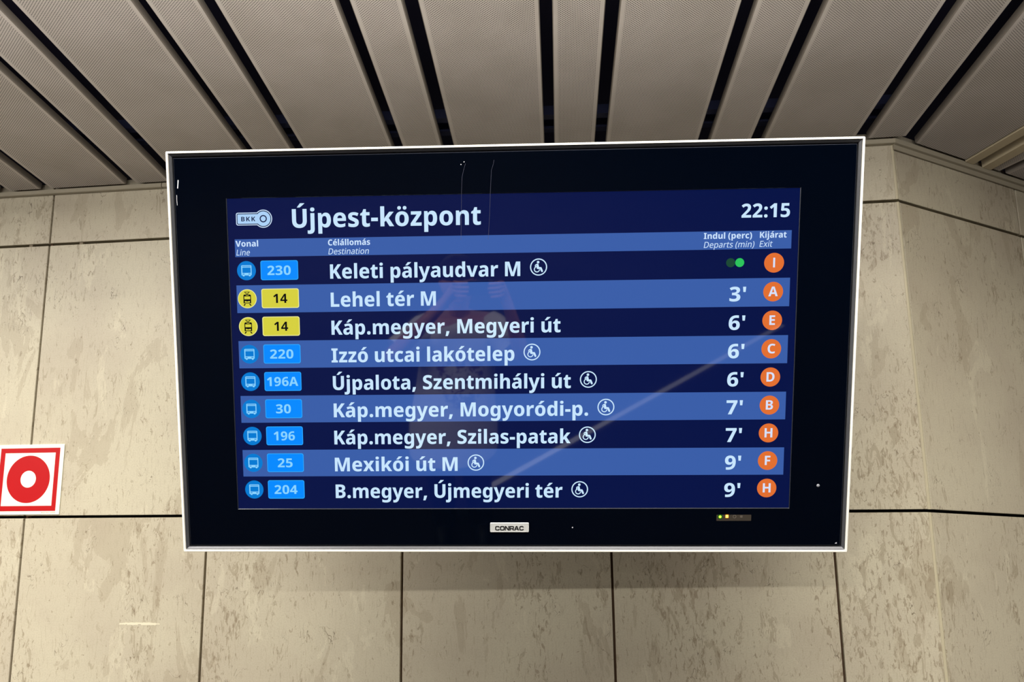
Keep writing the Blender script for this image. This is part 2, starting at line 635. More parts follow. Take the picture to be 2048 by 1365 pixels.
# two painted edge profiles between the fields
M_PROFILE = mat('edge_profile_paint', srgb(206, 192, 160), 0.5, 0, 0.3)
for o0, o1 in ((0.0, 0.036), (0.078, 0.116)):
    q = [DG_P + DG_N * o0 - DG_D * 0.4, DG_P + DG_N * o1 - DG_D * 0.4, DG_P + DG_N * o1 + DG_D * 1.8, DG_P + DG_N * o0 + DG_D * 1.8]
    q = clip(q, V2(rt(0)) + V2(hr) * 0.016, rw_n)
    mb = MB()
    mb.prism([tuple(p) for p in q], CEIL - 0.003, CEIL + 0.03)
    mb.build('edge_profile', M_PROFILE, ceiling)
# dark carrier bars seen up through the gaps
for yy, zz in ((1.945, 0.055), (2.025, 0.062)):
    mb = MB()
    a = cp2 * -3.6 + cd2 * (cd2.y and yy / cd2.y)
    b = cp2 * 1.05 + cd2 * (yy / cd2.y)
    w_ = cd2 * 0.012
    mb.prism([tuple(a - w_), tuple(b - w_), tuple(b + w_), tuple(a + w_)], CEIL + zz, CEIL + zz + 0.03)
    mb.build('carrier_bar', M_CARRIER, ceiling)

# ------------------------------------------------------------------ floor and the hall behind the viewer
mb = MB()
mb.box((-7, -15.5, -0.12), (6, 4.2, 0.0))
floor = tag(mb.build('floor', M_FLOOR), 'brown grey stone floor of the station hall', 'floor', kind='structure')
mb = MB()
mb.box((-7, -15.6, 0.0), (6, -15.5, CEIL + 0.2))
tag(mb.build('wall_rear', M_ROOM), 'plain far wall of the hall behind the viewer', 'wall', kind='structure')

# letter outlines: character, advance, contours (a star marks a curve's control point)
BOLD = """_ 260 
' 276 85,456 65,714 211,714 191,456
( 349 40,274 *40,399 *112,624 187,714 319,714 *251,621 *181,394 181,275 *181,158 *251,-67 318,-158 187,-158 *112,-71 *40,151
) 349 309,274 *309,151 *237,-71 162,-158 31,-158 *98,-67 *168,158 168,275 *168,394 *98,621 30,714 162,714 *237,624 *309,399
, 300 226,116 233,105 *220,53 *175,-67 147,-129 28,-129 *44,-64 *69,63 77,116
- 322 27,202 27,334 295,334 295,202
. 290 53,74 *53,120 *105,162 146,162 *186,162 *237,120 237,74 *237,30 *185,-13 146,-13 *105,-13 *53,30
1 582 428,0 266,0 266,397 *266,413 *266,461 *268,516 269,539 *255,524 *232,502 219,491 139,425 55,529 285,714 428,714
2 582 540,0 35,0 35,111 213,291 *267,347 *332,420 *360,478 360,510 *360,550 *311,588 274,588 *235,588 *164,551 120,515 32,619 *63,647 *134,694 *227,724 290,724 *361,724 *464,675 *521,587 521,531 *521,470 *476,373 *387,277 323,217 242,140 242,135 540,135
3 582 515,555 *515,505 *473,433 *403,387 360,376 360,373 *446,363 *536,278 536,204 *536,144 *474,47 *346,-10 245,-10 *180,-10 *83,10 37,29 37,166 *84,142 *184,119 226,119 *304,119 *366,169 366,213 *366,243 *334,284 *262,304 199,304 148,304 148,428 200,428 *256,428 *325,452 *357,494 357,521 *357,557 *305,593 262,593 *228,593 *170,576 *124,553 108,543 39,651 *81,681 *196,724 282,724 *393,724 *515,632
5 582 309,459 *373,459 *474,406 *532,307 532,235 *532,157 *468,47 *343,-10 249,-10 *190,-10 *89,10 51,29 51,164 *89,146 *194,119 239,119 *280,119 *338,143 *369,192 369,228 *369,278 *302,333 233,333 *205,333 *148,322 127,316 65,349 92,714 484,714 484,577 229,577 217,449 *234,452 *274,459
6 582 40,303 *40,364 *58,486 *103,593 *184,676 *309,724 400,724 *421,724 *479,719 498,716 498,588 *479,592 *430,597 398,597 *339,597 *260,566 *213,509 *191,431 188,384 194,384 *208,408 *247,445 *304,467 344,467 *407,467 *497,414 *546,312 546,240 *546,162 *486,49 *377,-10 301,-10 *246,-10 *151,27 *80,105 *40,223|298,119 *339,119 *389,176 389,237 *389,286 *346,342 301,342 *270,342 *226,315 *201,272 201,249 *201,226 *213,180 *237,142 *274,119
7 582 112,0 372,578 40,578 40,714 544,714 544,614 281,0
9 582 542,403 *542,313 *505,162 *421,51 *283,-10 183,-10 *162,-10 *105,-7 86,-3 86,126 *106,121 *150,117 176,117 *239,117 *322,149 *370,206 *392,284 394,330 388,330 *374,306 *335,269 *278,247 236,247 *176,247 *86,300 *37,402 37,475 *37,553 *97,665 *207,724 282,724 *337,724 *431,686 *503,608 *542,486|286,594 *243,594 *194,537 194,476 *194,428 *238,371 283,371 *313,371 *356,399 *381,442 381,465 *381,488 *370,534 *347,572 *310,594
: 283 51,73 *51,120 *105,159 142,159 *179,159 *231,120 231,73 *231,28 *179,-13 142,-13 *105,-13 *51,28|51,472 *51,519 *105,557 142,557 *179,557 *231,519 231,472 *231,426 *179,385 142,385 *105,385 *51,426
B 667 318,714 *467,714 *601,626 601,536 *601,491 *568,426 *514,386 481,379 481,374 *515,367 *578,332 *618,264 618,207 *618,142 *553,49 *435,0 353,0 83,0 83,714|325,431 *387,431 *434,477 434,514 *434,552 *379,589 318,589 245,589 245,431|245,310 245,127 336,127 *399,127 *450,179 450,220 *450,245 *428,286 *376,310 331,310
C 644 397,590 *356,590 *291,558 *245,497 *221,410 221,355 *221,282 *261,178 *343,124 405,124 *452,124 *539,147 583,164 583,27 *538,7 *443,-10 386,-10 *272,-10 *125,81 *54,247 54,356 *54,437 *99,572 *187,670 *315,724 399,724 *452,724 *562,701 613,676 561,547 *524,565 *443,590
I 410 374,0 36,0 36,93 123,122 123,592 36,621 36,714 374,714 374,621 286,592 286,122 374,93
K 667 667,0 482,0 308,293 246,250 246,0 83,0 83,714 246,714 246,391 *263,418 *304,471 324,496 487,714 666,714 424,397
L 565 83,0 83,714 245,714 245,133 531,133 531,0
M 949 395,0 222,548 218,548 *220,528 *224,461 *228,384 228,347 228,0 83,0 83,714 303,714 473,184 477,184 647,714 866,714 866,0 715,0 715,351 *715,385 *717,460 *721,526 722,547 718,547 546,0
S 569 531,209 *531,149 *471,50 *351,-10 259,-10 *213,-10 *140,-1 *77,17 46,32 46,178 *97,153 *212,123 263,123 *299,123 *346,141 *369,174 369,195 *369,219 *342,251 *281,283 229,305 *173,329 *94,384 *52,464 52,523 *52,589 *117,678 *233,724 309,724 *376,724 *483,696 526,676 477,549 *433,568 *345,593 304,593 *273,593 *233,576 *213,548 213,529 *213,506 *240,474 *304,441 358,417 *413,394 *491,340 *531,265
V 666 666,714 425,0 240,0 0,714 180,714 296,323 *303,300 *318,239 *331,180 333,159 *336,180 *347,239 *362,299 369,322 486,714
a 604 322,558 *424,558 *535,459 535,364 535,0 424,0 393,74 389,74 *366,45 *317,7 *253,-10 207,-10 *159,-10 *83,27 *39,104 39,163 *39,249 *163,336 284,340 376,343 376,358 *376,405 *333,442 296,442 *260,442 *181,418 142,401 96,509 *140,532 *253,558|322,249 *255,247 *202,207 202,170 *202,137 *240,106 270,106 *315,106 *376,159 376,207 376,252
c 521 313,-10 *232,-10 *112,49 *46,174 46,271 *46,372 *119,498 *244,558 325,558 *373,558 *459,537 494,520 447,399 *416,412 *355,430 324,430 *288,430 *236,395 *209,325 209,272 *209,219 *237,152 *288,119 323,119 *365,119 *444,143 478,163 478,33 *446,13 *366,-10
d 635 249,-10 *160,-10 *46,134 46,273 *46,414 *161,558 254,558 *293,558 *349,537 *391,500 406,477 410,477 *407,496 *402,563 402,592 402,760 563,760 563,0 441,0 408,71 402,71 *388,48 *346,12 *288,-10|308,118 *366,118 *413,186 414,256 414,272 *414,347 *368,428 306,428 *261,428 *208,348 208,271 *208,193 *261,118
e 602 308,558 *385,558 *497,501 *557,390 557,308 557,233 208,233 *210,175 *280,108 344,108 *396,108 *480,127 525,148 525,29 *484,9 *394,-10 327,-10 *245,-10 *119,50 *46,175 46,270 *46,367 *112,494 *230,558|313,445 *270,445 *217,392 212,338 408,338 *408,369 *387,417 *344,445
g 635 253,558 *309,558 *384,514 409,479 413,479 426,548 563,548 563,-3 *563,-81 *502,-186 *379,-240 284,-240 *220,-240 *120,-225 75,-207 75,-72 *122,-93 *215,-114 278,-114 *340,-114 *403,-60 403,-11 403,2 *403,15 *406,54 408,70 403,70 *381,35 *307,-10 251,-10 *158,-10 *46,136 46,273 *46,410 *159,558|307,432 *275,432 *231,395 *209,324 209,271 *209,191 *259,115 309,115 *338,115 *378,132 *402,166 *414,218 414,253 414,275 *414,327 *394,397 *347,432
h 654 232,617 *232,569 *227,498 225,478 233,478 *250,507 *298,541 *356,558 389,558 *447,558 *535,516 *585,428 585,357 585,0 425,0 425,314 *425,372 *385,431 343,431 *301,431 *252,389 *232,311 232,253 232,0 72,0 72,760 232,760
i 305 232,548 232,0 72,0 72,548|153,764 *188,764 *240,732 240,688 *240,645 *188,612 153,612 *117,612 *67,645 67,688 *67,732 *117,764
j 304 43,-240 *19,-240 *-34,-233 -52,-228 -52,-102 *-37,-106 *-8,-112 9,-112 *35,-112 *72,-78 72,-28 72,548 232,548 232,-56 *232,-106 *195,-189 *112,-240|66,688 *66,732 *116,764 152,764 *187,764 *239,732 239,688 *239,645 *187,612 152,612 *116,612 *66,645
k 621 232,432 *232,403 *227,330 223,300 227,300 *235,311 *256,342 *279,374 288,384 426,548 606,548 406,315 619,0 434,0 294,214 232,165 232,0 72,0 72,760 232,760
l 303 232,0 72,0 72,760 232,760
m 980 721,558 *814,558 *911,463 911,357 911,0 752,0 752,314 *752,377 *712,431 672,431 *616,431 *571,347 571,269 571,0 411,0 411,314 *411,355 *394,406 *360,431 333,431 *294,431 *250,389 *232,310 232,253 232,0 72,0 72,548 194,548 217,478 222,478 *238,503 *285,538 *348,558 386,558 *447,558 *527,516 551,477 556,477 *583,517 *669,558
n 654 391,558 *480,558 *585,463 585,357 585,0 426,0 426,314 *426,372 *386,431 343,431 *278,431 *232,339 232,253 232,0 72,0 72,548 194,548 216,475 222,475 *240,501 *290,538 *354,558
o 627 581,275 *581,207 *544,100 *474,28 *375,-10 312,-10 *254,-10 *157,28 *86,100 *46,207 46,275 *46,366 *111,492 *231,558 315,558 *393,558 *512,492 *581,366|209,275 *209,223 *230,149 *277,111 314,111 *351,111 *397,149 *418,223 418,275 *418,327 *397,399 *351,436 313,436 *258,436 *209,354
p 635 385,558 *479,558 *588,414 588,275 *588,182 *534,54 *441,-10 380,-10 *341,-10 *284,11 *245,41 232,58 226,58 *228,40 *232,-7 232,-33 232,-240 72,-240 72,548 202,548 224,477 232,477 *246,499 *287,536 *345,558|330,431 *294,431 *252,400 *233,339 232,292 232,276 *232,225 *249,156 *293,120 331,120 *362,120 *404,155 *425,225 425,277 *425,356 *377,431
r 452 380,558 *396,558 *430,554 440,552 425,402 *414,404 *384,408 362,408 *340,408 *294,395 *255,366 *232,315 232,276 232,0 72,0 72,548 193,548 217,457 224,457 *240,485 *288,531 *348,558
s 506 464,163 *464,111 *416,33 *315,-10 236,-10 *178,-10 *89,5 46,22 46,153 *92,131 *195,109 231,109 *274,109 *313,131 313,152 *313,166 *292,189 *239,214 190,233 *143,252 *78,296 *45,357 45,401 *45,478 *165,558 265,558 *318,558 *410,535 458,514 413,407 *374,425 *293,446 263,446 *232,446 *197,427 197,410 *197,397 *217,376 *269,354 316,334 *365,315 *431,272 *464,211
t 430 315,117 *339,117 *382,127 402,134 402,16 *376,5 *311,-10 266,-10 *216,-10 *138,22 *93,102 93,174 93,427 23,427 23,495 106,547 150,662 253,662 253,548 395,548 395,427 253,427 253,184 *253,150 *286,117
u 654 583,548 583,0 460,0 440,70 431,70 *414,42 *360,6 *297,-10 263,-10 *206,-10 *118,32 *69,120 69,191 69,548 230,548 230,233 *230,176 *269,118 311,118 *355,118 *403,158 *423,238 423,295 423,548
v 580 209,0 0,548 167,548 267,224 *271,215 *279,186 *286,155 287,142 290,142 *291,155 *298,185 *307,214 310,223 413,548 580,548 371,0
x 600 192,280 18,548 200,548 300,379 401,548 583,548 406,280 591,0 409,0 300,182 190,0 9,0
y 580 0,548 168,548 269,234 *273,221 *281,192 *288,163 289,149 293,149 *296,170 *309,215 315,234 415,548 580,548 357,-47 *334,-109 *272,-196 *181,-240 115,-240 *89,-240 *52,-235 38,-232 38,-106 *49,-108 *80,-112 97,-112 *129,-112 *170,-87 *198,-45 207,-20 217,5
z 496 467,0 29,0 29,94 275,425 43,425 43,548 457,548 457,446 218,123 467,123
Ú 749 671,274 *671,189 *605,61 *472,-10 372,-10 *228,-10 *78,139 78,272 78,714 241,714 241,282 *241,202 *309,126 375,126 *423,126 *482,161 *509,231 509,283 509,714 671,714|587,922 *571,908 *523,867 *468,824 *416,785 396,772 290,772 290,786 *306,805 *350,856 *394,910 409,932 587,932
á 604 322,558 *424,558 *535,459 535,364 535,0 424,0 393,74 389,74 *366,45 *317,7 *253,-10 207,-10 *159,-10 *83,27 *39,104 39,163 *39,249 *163,336 284,340 376,343 376,358 *376,405 *333,442 296,442 *260,442 *181,418 142,401 96,509 *140,532 *253,558|322,249 *255,247 *202,207 202,170 *202,137 *240,106 270,106 *315,106 *376,159 376,207 376,252|514,756 *499,742 *451,701 *395,658 *343,619 324,606 218,606 218,619 *234,638 *278,690 *322,744 336,766 514,766
é 602 308,558 *385,558 *497,501 *557,390 557,308 557,233 208,233 *210,175 *280,108 344,108 *396,108 *480,127 525,148 525,29 *484,9 *394,-10 327,-10 *245,-10 *119,50 *46,175 46,270 *46,367 *112,494 *230,558|313,445 *270,445 *217,392 212,338 408,338 *408,369 *387,417 *344,445|513,756 *498,742 *450,701 *394,658 *342,619 323,606 217,606 217,619 *233,638 *277,690 *321,744 335,766 513,766
ó 627 581,275 *581,207 *544,100 *474,28 *375,-10 312,-10 *254,-10 *157,28 *86,100 *46,207 46,275 *46,366 *111,492 *231,558 315,558 *393,558 *512,492 *581,366|209,275 *209,223 *230,149 *277,111 314,111 *351,111 *397,149 *418,223 418,275 *418,327 *397,399 *351,436 313,436 *258,436 *209,354|526,756 *511,742 *463,701 *407,658 *355,619 335,606 229,606 229,619 *245,638 *290,690 *333,744 348,766 526,766
ö 627 581,275 *581,207 *544,100 *474,28 *375,-10 312,-10 *254,-10 *157,28 *86,100 *46,207 46,275 *46,366 *111,492 *231,558 315,558 *393,558 *512,492 *581,366|209,275 *209,223 *230,149 *277,111 314,111 *351,111 *397,149 *418,223 418,275 *418,327 *397,399 *351,436 313,436 *258,436 *209,354|132,687 *132,723 *174,756 204,756 *233,756 *277,723 277,687 *277,653 *233,619 204,619 *174,619 *132,653|352,687 *352,723 *393,756 424,756 *454,756 *497,723 497,687 *497,653 *454,619 424,619 *393,619 *352,653
ú 654 583,548 583,0 460,0 440,70 431,70 *414,42 *360,6 *297,-10 263,-10 *206,-10 *118,32 *69,120 69,191 69,548 230,548 230,233 *230,176 *269,118 311,118 *355,118 *403,158 *423,238 423,295 423,548|539,756 *524,742 *476,701 *420,658 *368,619 348,606 242,606 242,619 *258,638 *303,690 *346,744 361,766 539,766"""
SEMI = """0 581 540,357 *540,270 *513,135 *454,40 *359,-10 290,-10 *204,-10 *93,78 *40,242 40,357 *40,473 *89,637 *199,724 290,724 *375,724 *486,637 *540,473|192,357 *192,276 *210,168 *252,113 290,113 *327,113 *370,167 *388,276 388,357 *388,438 *370,547 *327,601 290,601 *252,601 *210,547 *192,438
1 581 419,0 266,0 266,410 *266,427 *266,475 *268,527 269,550 *255,535 *232,513 218,501 139,435 60,533 284,714 419,714
2 581 537,0 37,0 37,106 216,287 *270,343 *336,417 *366,478 366,513 *366,555 *313,596 274,596 *233,596 *161,559 118,523 35,622 *66,649 *136,695 *227,724 288,724 *358,724 *461,675 *517,588 517,531 *517,471 *472,374 *384,278 321,219 232,133 232,128 537,128
3 581 512,554 *512,504 *471,433 *402,387 358,376 358,373 *444,363 *533,278 533,204 *533,144 *472,46 *345,-10 245,-10 *181,-10 *84,9 38,29 38,159 *85,135 *185,112 228,112 *309,112 *373,165 373,212 *373,244 *339,287 *265,308 202,308 149,308 149,426 203,426 *260,426 *330,450 *363,495 363,524 *363,562 *309,601 263,601 *229,601 *170,584 *124,560 106,549 40,651 *82,681 *196,724 281,724 *392,724 *512,631
4 581 564,147 475,147 475,0 326,0 326,147 19,147 19,263 331,716 475,716 475,266 564,266|326,404 *326,421 *327,459 *328,495 *330,523 330,530 326,530 *316,509 *298,475 286,457 154,266 326,266
5 581 305,456 *370,456 *472,404 *530,305 530,234 *530,156 *466,47 *342,-10 249,-10 *190,-10 *90,10 53,29 53,158 *90,139 *195,112 240,112 *282,112 *343,137 *376,189 376,227 *376,279 *307,337 234,337 *207,337 *148,326 127,320 67,353 94,714 481,714 481,585 223,585 211,447 *227,450 *270,456
6 581 42,303 *42,365 *60,486 *104,593 *184,676 *308,724 398,724 *419,724 *476,719 494,716 494,594 *475,599 *427,604 396,604 *336,604 *255,571 *208,511 *185,430 183,381 189,381 *202,405 *242,443 *301,465 341,465 *403,465 *494,412 *543,311 543,239 *543,161 *484,49 *376,-10 301,-10 *246,-10 *152,27 *82,105 *42,223|298,112 *342,112 *395,172 395,236 *395,288 *349,347 301,347 *268,347 *220,318 *194,273 194,249 *194,224 *207,176 *233,136 *272,112
7 581 115,0 379,585 40,585 40,714 541,714 541,618 275,0
8 581 291,724 *392,724 *520,637 520,551 *520,508 *486,444 *428,395 392,377 *430,357 *498,305 *542,236 542,188 *542,130 *485,40 *374,-10 291,-10 *206,-10 *94,38 *39,126 39,186 *39,235 *76,305 *138,354 176,373 *144,393 *92,444 *61,510 61,552 *61,609 *121,685 *225,724|181,190 *181,152 *236,102 289,102 *344,102 *400,150 400,189 *400,216 *370,259 *323,291 297,302 283,309 *252,295 *206,261 *181,218|290,612 *254,612 *205,574 205,540 *205,516 *228,480 *267,452 291,441 *313,451 *352,478 *375,514 375,540 *375,574 *327,612
9 581 540,404 *540,316 *503,165 *421,52 *284,-10 184,-10 *163,-10 *107,-7 88,-3 88,120 *108,115 *152,110 178,110 *242,110 *325,143 *374,203 *397,285 399,332 393,332 *379,309 *339,271 *281,249 239,249 *178,249 *88,302 *38,404 38,476 *38,554 *98,665 *207,724 282,724 *336,724 *429,686 *500,608 *540,487|285,601 *240,601 *186,541 186,477 *186,426 *234,367 282,367 *314,367 *361,396 *388,441 388,465 *388,489 *375,538 *350,578 *311,601
A 692 527,0 472,168 220,168 165,0 0,0 251,717 439,717 692,0|387,451 *383,466 *366,526 *350,589 345,609 *341,586 *326,526 *312,470 307,451 256,296 437,296
B 665 316,714 *463,714 *597,627 597,536 *597,491 *564,426 *509,386 476,379 476,374 *511,367 *575,331 *615,263 615,207 *615,142 *551,49 *434,0 352,0 85,0 85,714|324,428 *390,428 *440,476 440,515 *440,556 *381,595 317,595 238,595 238,428|238,313 238,121 335,121 *403,121 *456,176 456,219 *456,246 *433,288 *378,313 330,313
C 642 398,597 *355,597 *286,564 *238,501 *213,412 213,355 *213,280 *255,173 *340,117 404,117 *451,117 *538,139 582,156 582,26 *537,7 *444,-10 387,-10 *273,-10 *126,81 *55,247 55,356 *55,437 *100,572 *188,670 *316,724 400,724 *453,724 *562,701 611,677 561,555 *525,572 *444,597
D 732 678,369 *678,246 *586,82 *419,0 303,0 85,0 85,714 321,714 *434,714 *593,635 *678,481|518,363 *518,440 *473,540 *383,589 317,589 238,589 238,126 302,126 *412,126 *518,244
E 552 499,0 85,0 85,714 499,714 499,589 238,589 238,433 482,433 482,308 238,308 238,127 499,127
F 531 236,0 85,0 85,714 498,714 498,589 236,589 236,407 479,407 479,282 236,282
H 756 671,0 518,0 518,307 238,307 238,0 85,0 85,714 238,714 238,435 518,435 518,714 671,714
K 660 660,0 486,0 301,300 238,254 238,0 85,0 85,714 238,714 238,388 *257,415 *301,470 322,496 489,714 659,714 411,398"""
REG = """_ 260 
( 303 40,274 *40,396 *111,623 187,714 273,714 *203,620 *132,394 132,275 *132,159 *203,-64 272,-158 187,-158 *111,-70 *40,153
) 303 263,274 *263,153 *191,-70 116,-158 31,-158 *100,-64 *171,159 171,275 *171,394 *100,620 30,714 116,714 *191,623 *263,396
. 269 71,55 *71,93 *108,123 134,123 *160,123 *198,92 198,55 *198,19 *160,-14 134,-14 *108,-14 *71,19
0 573 524,358 *524,271 *498,135 *441,40 *350,-10 285,-10 *205,-10 *100,78 *48,243 48,358 *48,474 *96,638 *200,725 285,725 *366,725 *472,638 *524,474|140,358 *140,261 *169,132 *232,68 285,68 *338,68 *402,131 *431,261 431,358 *431,455 *402,583 *338,647 285,647 *232,647 *169,583 *140,455
1 573 359,0 269,0 269,494 *269,522 *270,562 *272,599 273,618 *257,602 *231,580 211,563 135,501 87,562 282,714 359,714
6 573 54,305 *54,367 *71,487 *113,594 *188,677 *301,724 383,724 *404,724 *455,720 471,715 471,637 *453,643 *408,649 385,649 *316,649 *225,604 *172,525 *148,422 145,364 151,364 *166,388 *212,426 *277,448 319,448 *381,448 *474,397 *526,300 526,231 *526,156 *470,48 *368,-10 298,-10 *247,-10 *159,28 *91,106 *54,225|297,67 *359,67 *435,147 435,230 *435,297 *368,376 300,376 *254,376 *185,338 *147,279 147,247 *147,215 *166,152 *204,98 *260,67
9 573 521,409 *521,331 *494,182 *422,61 *292,-10 192,-10 *171,-10 *118,-5 101,0 101,78 *119,72 *167,65 189,65 *259,65 *349,110 *403,188 *427,292 429,349 423,349 *408,326 *363,288 *298,266 254,266 *193,266 *100,317 *49,413 49,483 *49,558 *106,666 *209,724 278,724 *329,724 *418,685 *484,607 *521,489|278,647 *217,647 *140,566 140,484 *140,416 *206,338 274,338 *322,338 *390,376 *428,435 428,467 *428,498 *410,562 *373,616 *316,647
D 730 670,364 *670,244 *580,82 *414,0 296,0 96,0 96,714 317,714 *426,714 *584,634 *670,479|571,361 *571,455 *509,576 *390,634 305,634 190,634 190,80 285,80 *428,80 *571,221
E 556 496,0 96,0 96,714 496,714 496,632 190,632 190,413 478,413 478,332 190,332 190,82 496,82
I 343 302,0 40,0 40,54 124,74 124,639 40,660 40,714 302,714 302,660 218,639 218,74 302,54
L 526 96,0 96,714 190,714 190,83 501,83 501,0
M 909 411,0 179,622 175,622 *177,602 *180,540 *182,467 182,429 182,0 96,0 96,714 234,714 451,132 455,132 676,714 813,714 813,0 721,0 721,434 *721,469 *723,539 *727,600 728,621 724,621 489,0
O 782 721,358 *721,275 *679,140 *596,42 *473,-10 391,-10 *307,-10 *183,43 *101,140 *61,276 61,359 *61,469 *133,633 *280,725 392,725 *500,725 *646,634 *721,469|160,358 *160,269 *209,140 *312,71 391,71 *471,71 *573,140 *622,269 622,358 *622,492 *512,643 392,643 *312,643 *209,575 *160,447
S 550 504,192 *504,128 *442,39 *326,-10 248,-10 *207,-10 *134,-2 *74,13 51,24 51,113 *88,97 *195,71 252,71 *304,71 *374,98 *410,149 410,184 *410,218 *380,265 *308,306 243,329 *182,351 *101,407 *60,486 60,541 *60,598 *118,680 *222,724 289,724 *348,724 *447,702 487,684 458,604 *421,620 *334,642 287,642 *243,642 *184,617 *154,571 154,540 *154,505 *184,458 *252,420 310,398 *372,375 *459,322 *504,248
Z 573 535,0 38,0 38,70 411,631 50,631 50,714 525,714 525,644 151,83 535,83
a 563 290,546 *388,546 *483,459 483,365 483,0 416,0 399,76 395,76 *372,47 *323,8 *260,-10 215,-10 *167,-10 *90,24 *46,95 46,150 *46,230 *172,317 302,321 393,324 393,355 *393,421 *336,472 284,472 *242,472 *166,447 133,431 105,500 *140,519 *237,546|314,258 *216,255 *140,199 140,149 *140,105 *194,63 237,63 *304,63 *392,137 392,214 392,261
d 616 274,-10 *174,-10 *55,129 55,267 *55,405 *175,547 275,547 *317,547 *378,526 *424,490 440,468 446,468 *445,481 *440,533 440,548 440,760 532,760 532,0 458,0 444,72 440,72 *424,49 *378,12 *316,-10|290,66 *374,66 *441,158 441,250 441,266 *441,365 *377,471 289,471 *219,471 *149,359 149,265 *149,170 *219,66
e 566 293,547 *362,547 *462,487 *515,378 515,304 515,250 149,250 *151,161 *239,67 318,67 *369,67 *449,86 491,104 491,25 *450,7 *369,-10 314,-10 *237,-10 *120,52 *55,175 55,264 *55,353 *114,479 *221,547|292,473 *230,473 *158,393 151,322 420,322 *420,367 *393,434 *336,473
h 620 176,541 *176,521 *173,479 171,463 177,463 *194,491 *246,527 *310,546 343,546 *408,546 *495,505 *539,419 539,349 539,0 449,0 449,342 *449,406 *392,470 331,470 *272,470 *205,425 *176,338 176,276 176,0 84,0 84,760 176,760
i 260 176,537 176,0 84,0 84,537|131,738 *152,738 *184,711 184,681 *184,653 *152,624 131,624 *108,624 *77,653 77,681 *77,711 *108,738
l 260 176,0 84,0 84,760 176,760
m 937 675,547 *767,547 *857,454 857,349 857,0 766,0 766,343 *766,406 *714,470 659,470 *582,470 *516,380 516,295 516,0 425,0 425,343 *425,385 *402,442 *354,470 317,470 *264,470 *203,425 *176,339 176,277 176,0 84,0 84,537 158,537 171,464 176,464 *193,492 *242,529 *302,547 335,547 *397,547 *480,503 499,457 504,457 *531,503 *623,547
n 620 345,547 *441,547 *539,454 539,349 539,0 449,0 449,342 *449,406 *392,470 331,470 *243,470 *176,370 176,277 176,0 84,0 84,537 158,537 171,464 176,464 *194,492 *247,529 *311,547
o 606 553,269 *553,202 *517,99 *452,27 *359,-10 302,-10 *248,-10 *158,27 *92,99 *55,202 55,269 *55,358 *115,482 *227,547 305,547 *378,547 *489,482 *553,358|149,269 *149,207 *182,115 *250,65 304,65 *357,65 *425,115 *458,207 458,269 *458,333 *424,422 *357,470 303,470 *222,470 *149,363
p 616 342,547 *441,547 *561,408 561,269 *561,178 *507,53 *408,-10 341,-10 *300,-10 *237,12 *192,47 176,67 170,67 *172,50 *176,-1 176,-21 176,-240 84,-240 84,537 159,537 172,464 176,464 *192,487 *237,525 *299,547|324,470 *271,470 *206,429 *177,348 176,286 176,269 *176,204 *203,113 *269,66 326,66 *374,66 *436,119 *467,211 467,270 *467,362 *397,470
r 415 337,547 *352,547 *387,544 400,541 389,456 *376,459 *345,463 331,463 *300,463 *245,438 *201,392 *176,326 176,285 176,0 84,0 84,537 159,537 170,439 174,439 *191,469 *239,518 *301,547
s 480 436,149 *436,97 *384,26 *287,-10 221,-10 *165,-10 *83,8 52,24 52,107 *84,90 *176,63 222,63 *288,63 *347,105 347,141 *347,160 *325,192 *268,223 216,243 *164,263 *90,304 *51,360 51,404 *51,472 *162,547 253,547 *302,547 *387,527 425,510 394,438 *360,452 *285,473 247,473 *194,473 *138,438 138,409 *138,388 *164,357 *224,328 275,308 *326,289 *398,249 *436,192
t 365 267,65 *287,65 *329,72 342,76 342,7 *328,-1 *275,-10 250,-10 *207,-10 *136,19 *92,92 92,157 92,466 16,466 16,509 94,545 129,659 184,659 184,537 338,537 338,466 184,466 184,159 *184,111 *230,65
u 620 536,537 536,0 461,0 448,71 443,71 *426,43 *372,7 *308,-10 273,-10 *210,-10 *123,31 *78,117 78,185 78,537 171,537 171,193 *171,130 *228,66 288,66 *347,66 *415,111 *444,197 444,259 444,537
x 533 211,274 27,537 131,537 267,336 402,537 505,537 321,274 515,0 411,0 267,212 121,0 18,0"""



def load_glyphs(src):
    out = {}
    for line in src.split('\n'):
        p = line.split(' ', 2)
        loops = []
        for c in (p[2].split('|') if len(p) > 2 and p[2] else []):
            pts = []
            for t in c.split():
                on = t[0] != '*'
                x, y = t.lstrip('*').split(',')
                pts.append((float(x), float(y), on))
            full = []
            n_ = len(pts)
            for i in range(n_):
                a, b = pts[i], pts[(i + 1) % n_]
                full.append(a)
                if not a[2] and not b[2]:
                    full.append(((a[0] + b[0]) / 2, (a[1] + b[1]) / 2, True))
            k = next(i for i, q in enumerate(full) if q[2])
            full = full[k:] + full[:k]
            poly = []
            i = 0
            while i < len(full):
                a = full[i]
                poly.append(a[:2])
                nx = full[(i + 1) % len(full)]
                if not nx[2]:
                    e = full[(i + 2) % len(full)]
                    for s in (0.25, 0.5, 0.75):
                        poly.append(((1 - s) ** 2 * a[0] + 2 * s * (1 - s) * nx[0] + s * s * e[0], (1 - s) ** 2 * a[1] + 2 * s * (1 - s) * nx[1] + s * s * e[1]))
                    i += 2
                else:
                    i += 1
            loops.append(poly)
        out[' ' if p[0] == '_' else p[0]] = (float(p[1]), loops)
    return out


FONT = {'b': load_glyphs(BOLD), 's': load_glyphs(SEMI), 'r': load_glyphs(REG)}
FONT['s']['I'] = (330, [[(95, 0), (235, 0), (235, 714), (95, 714)]])


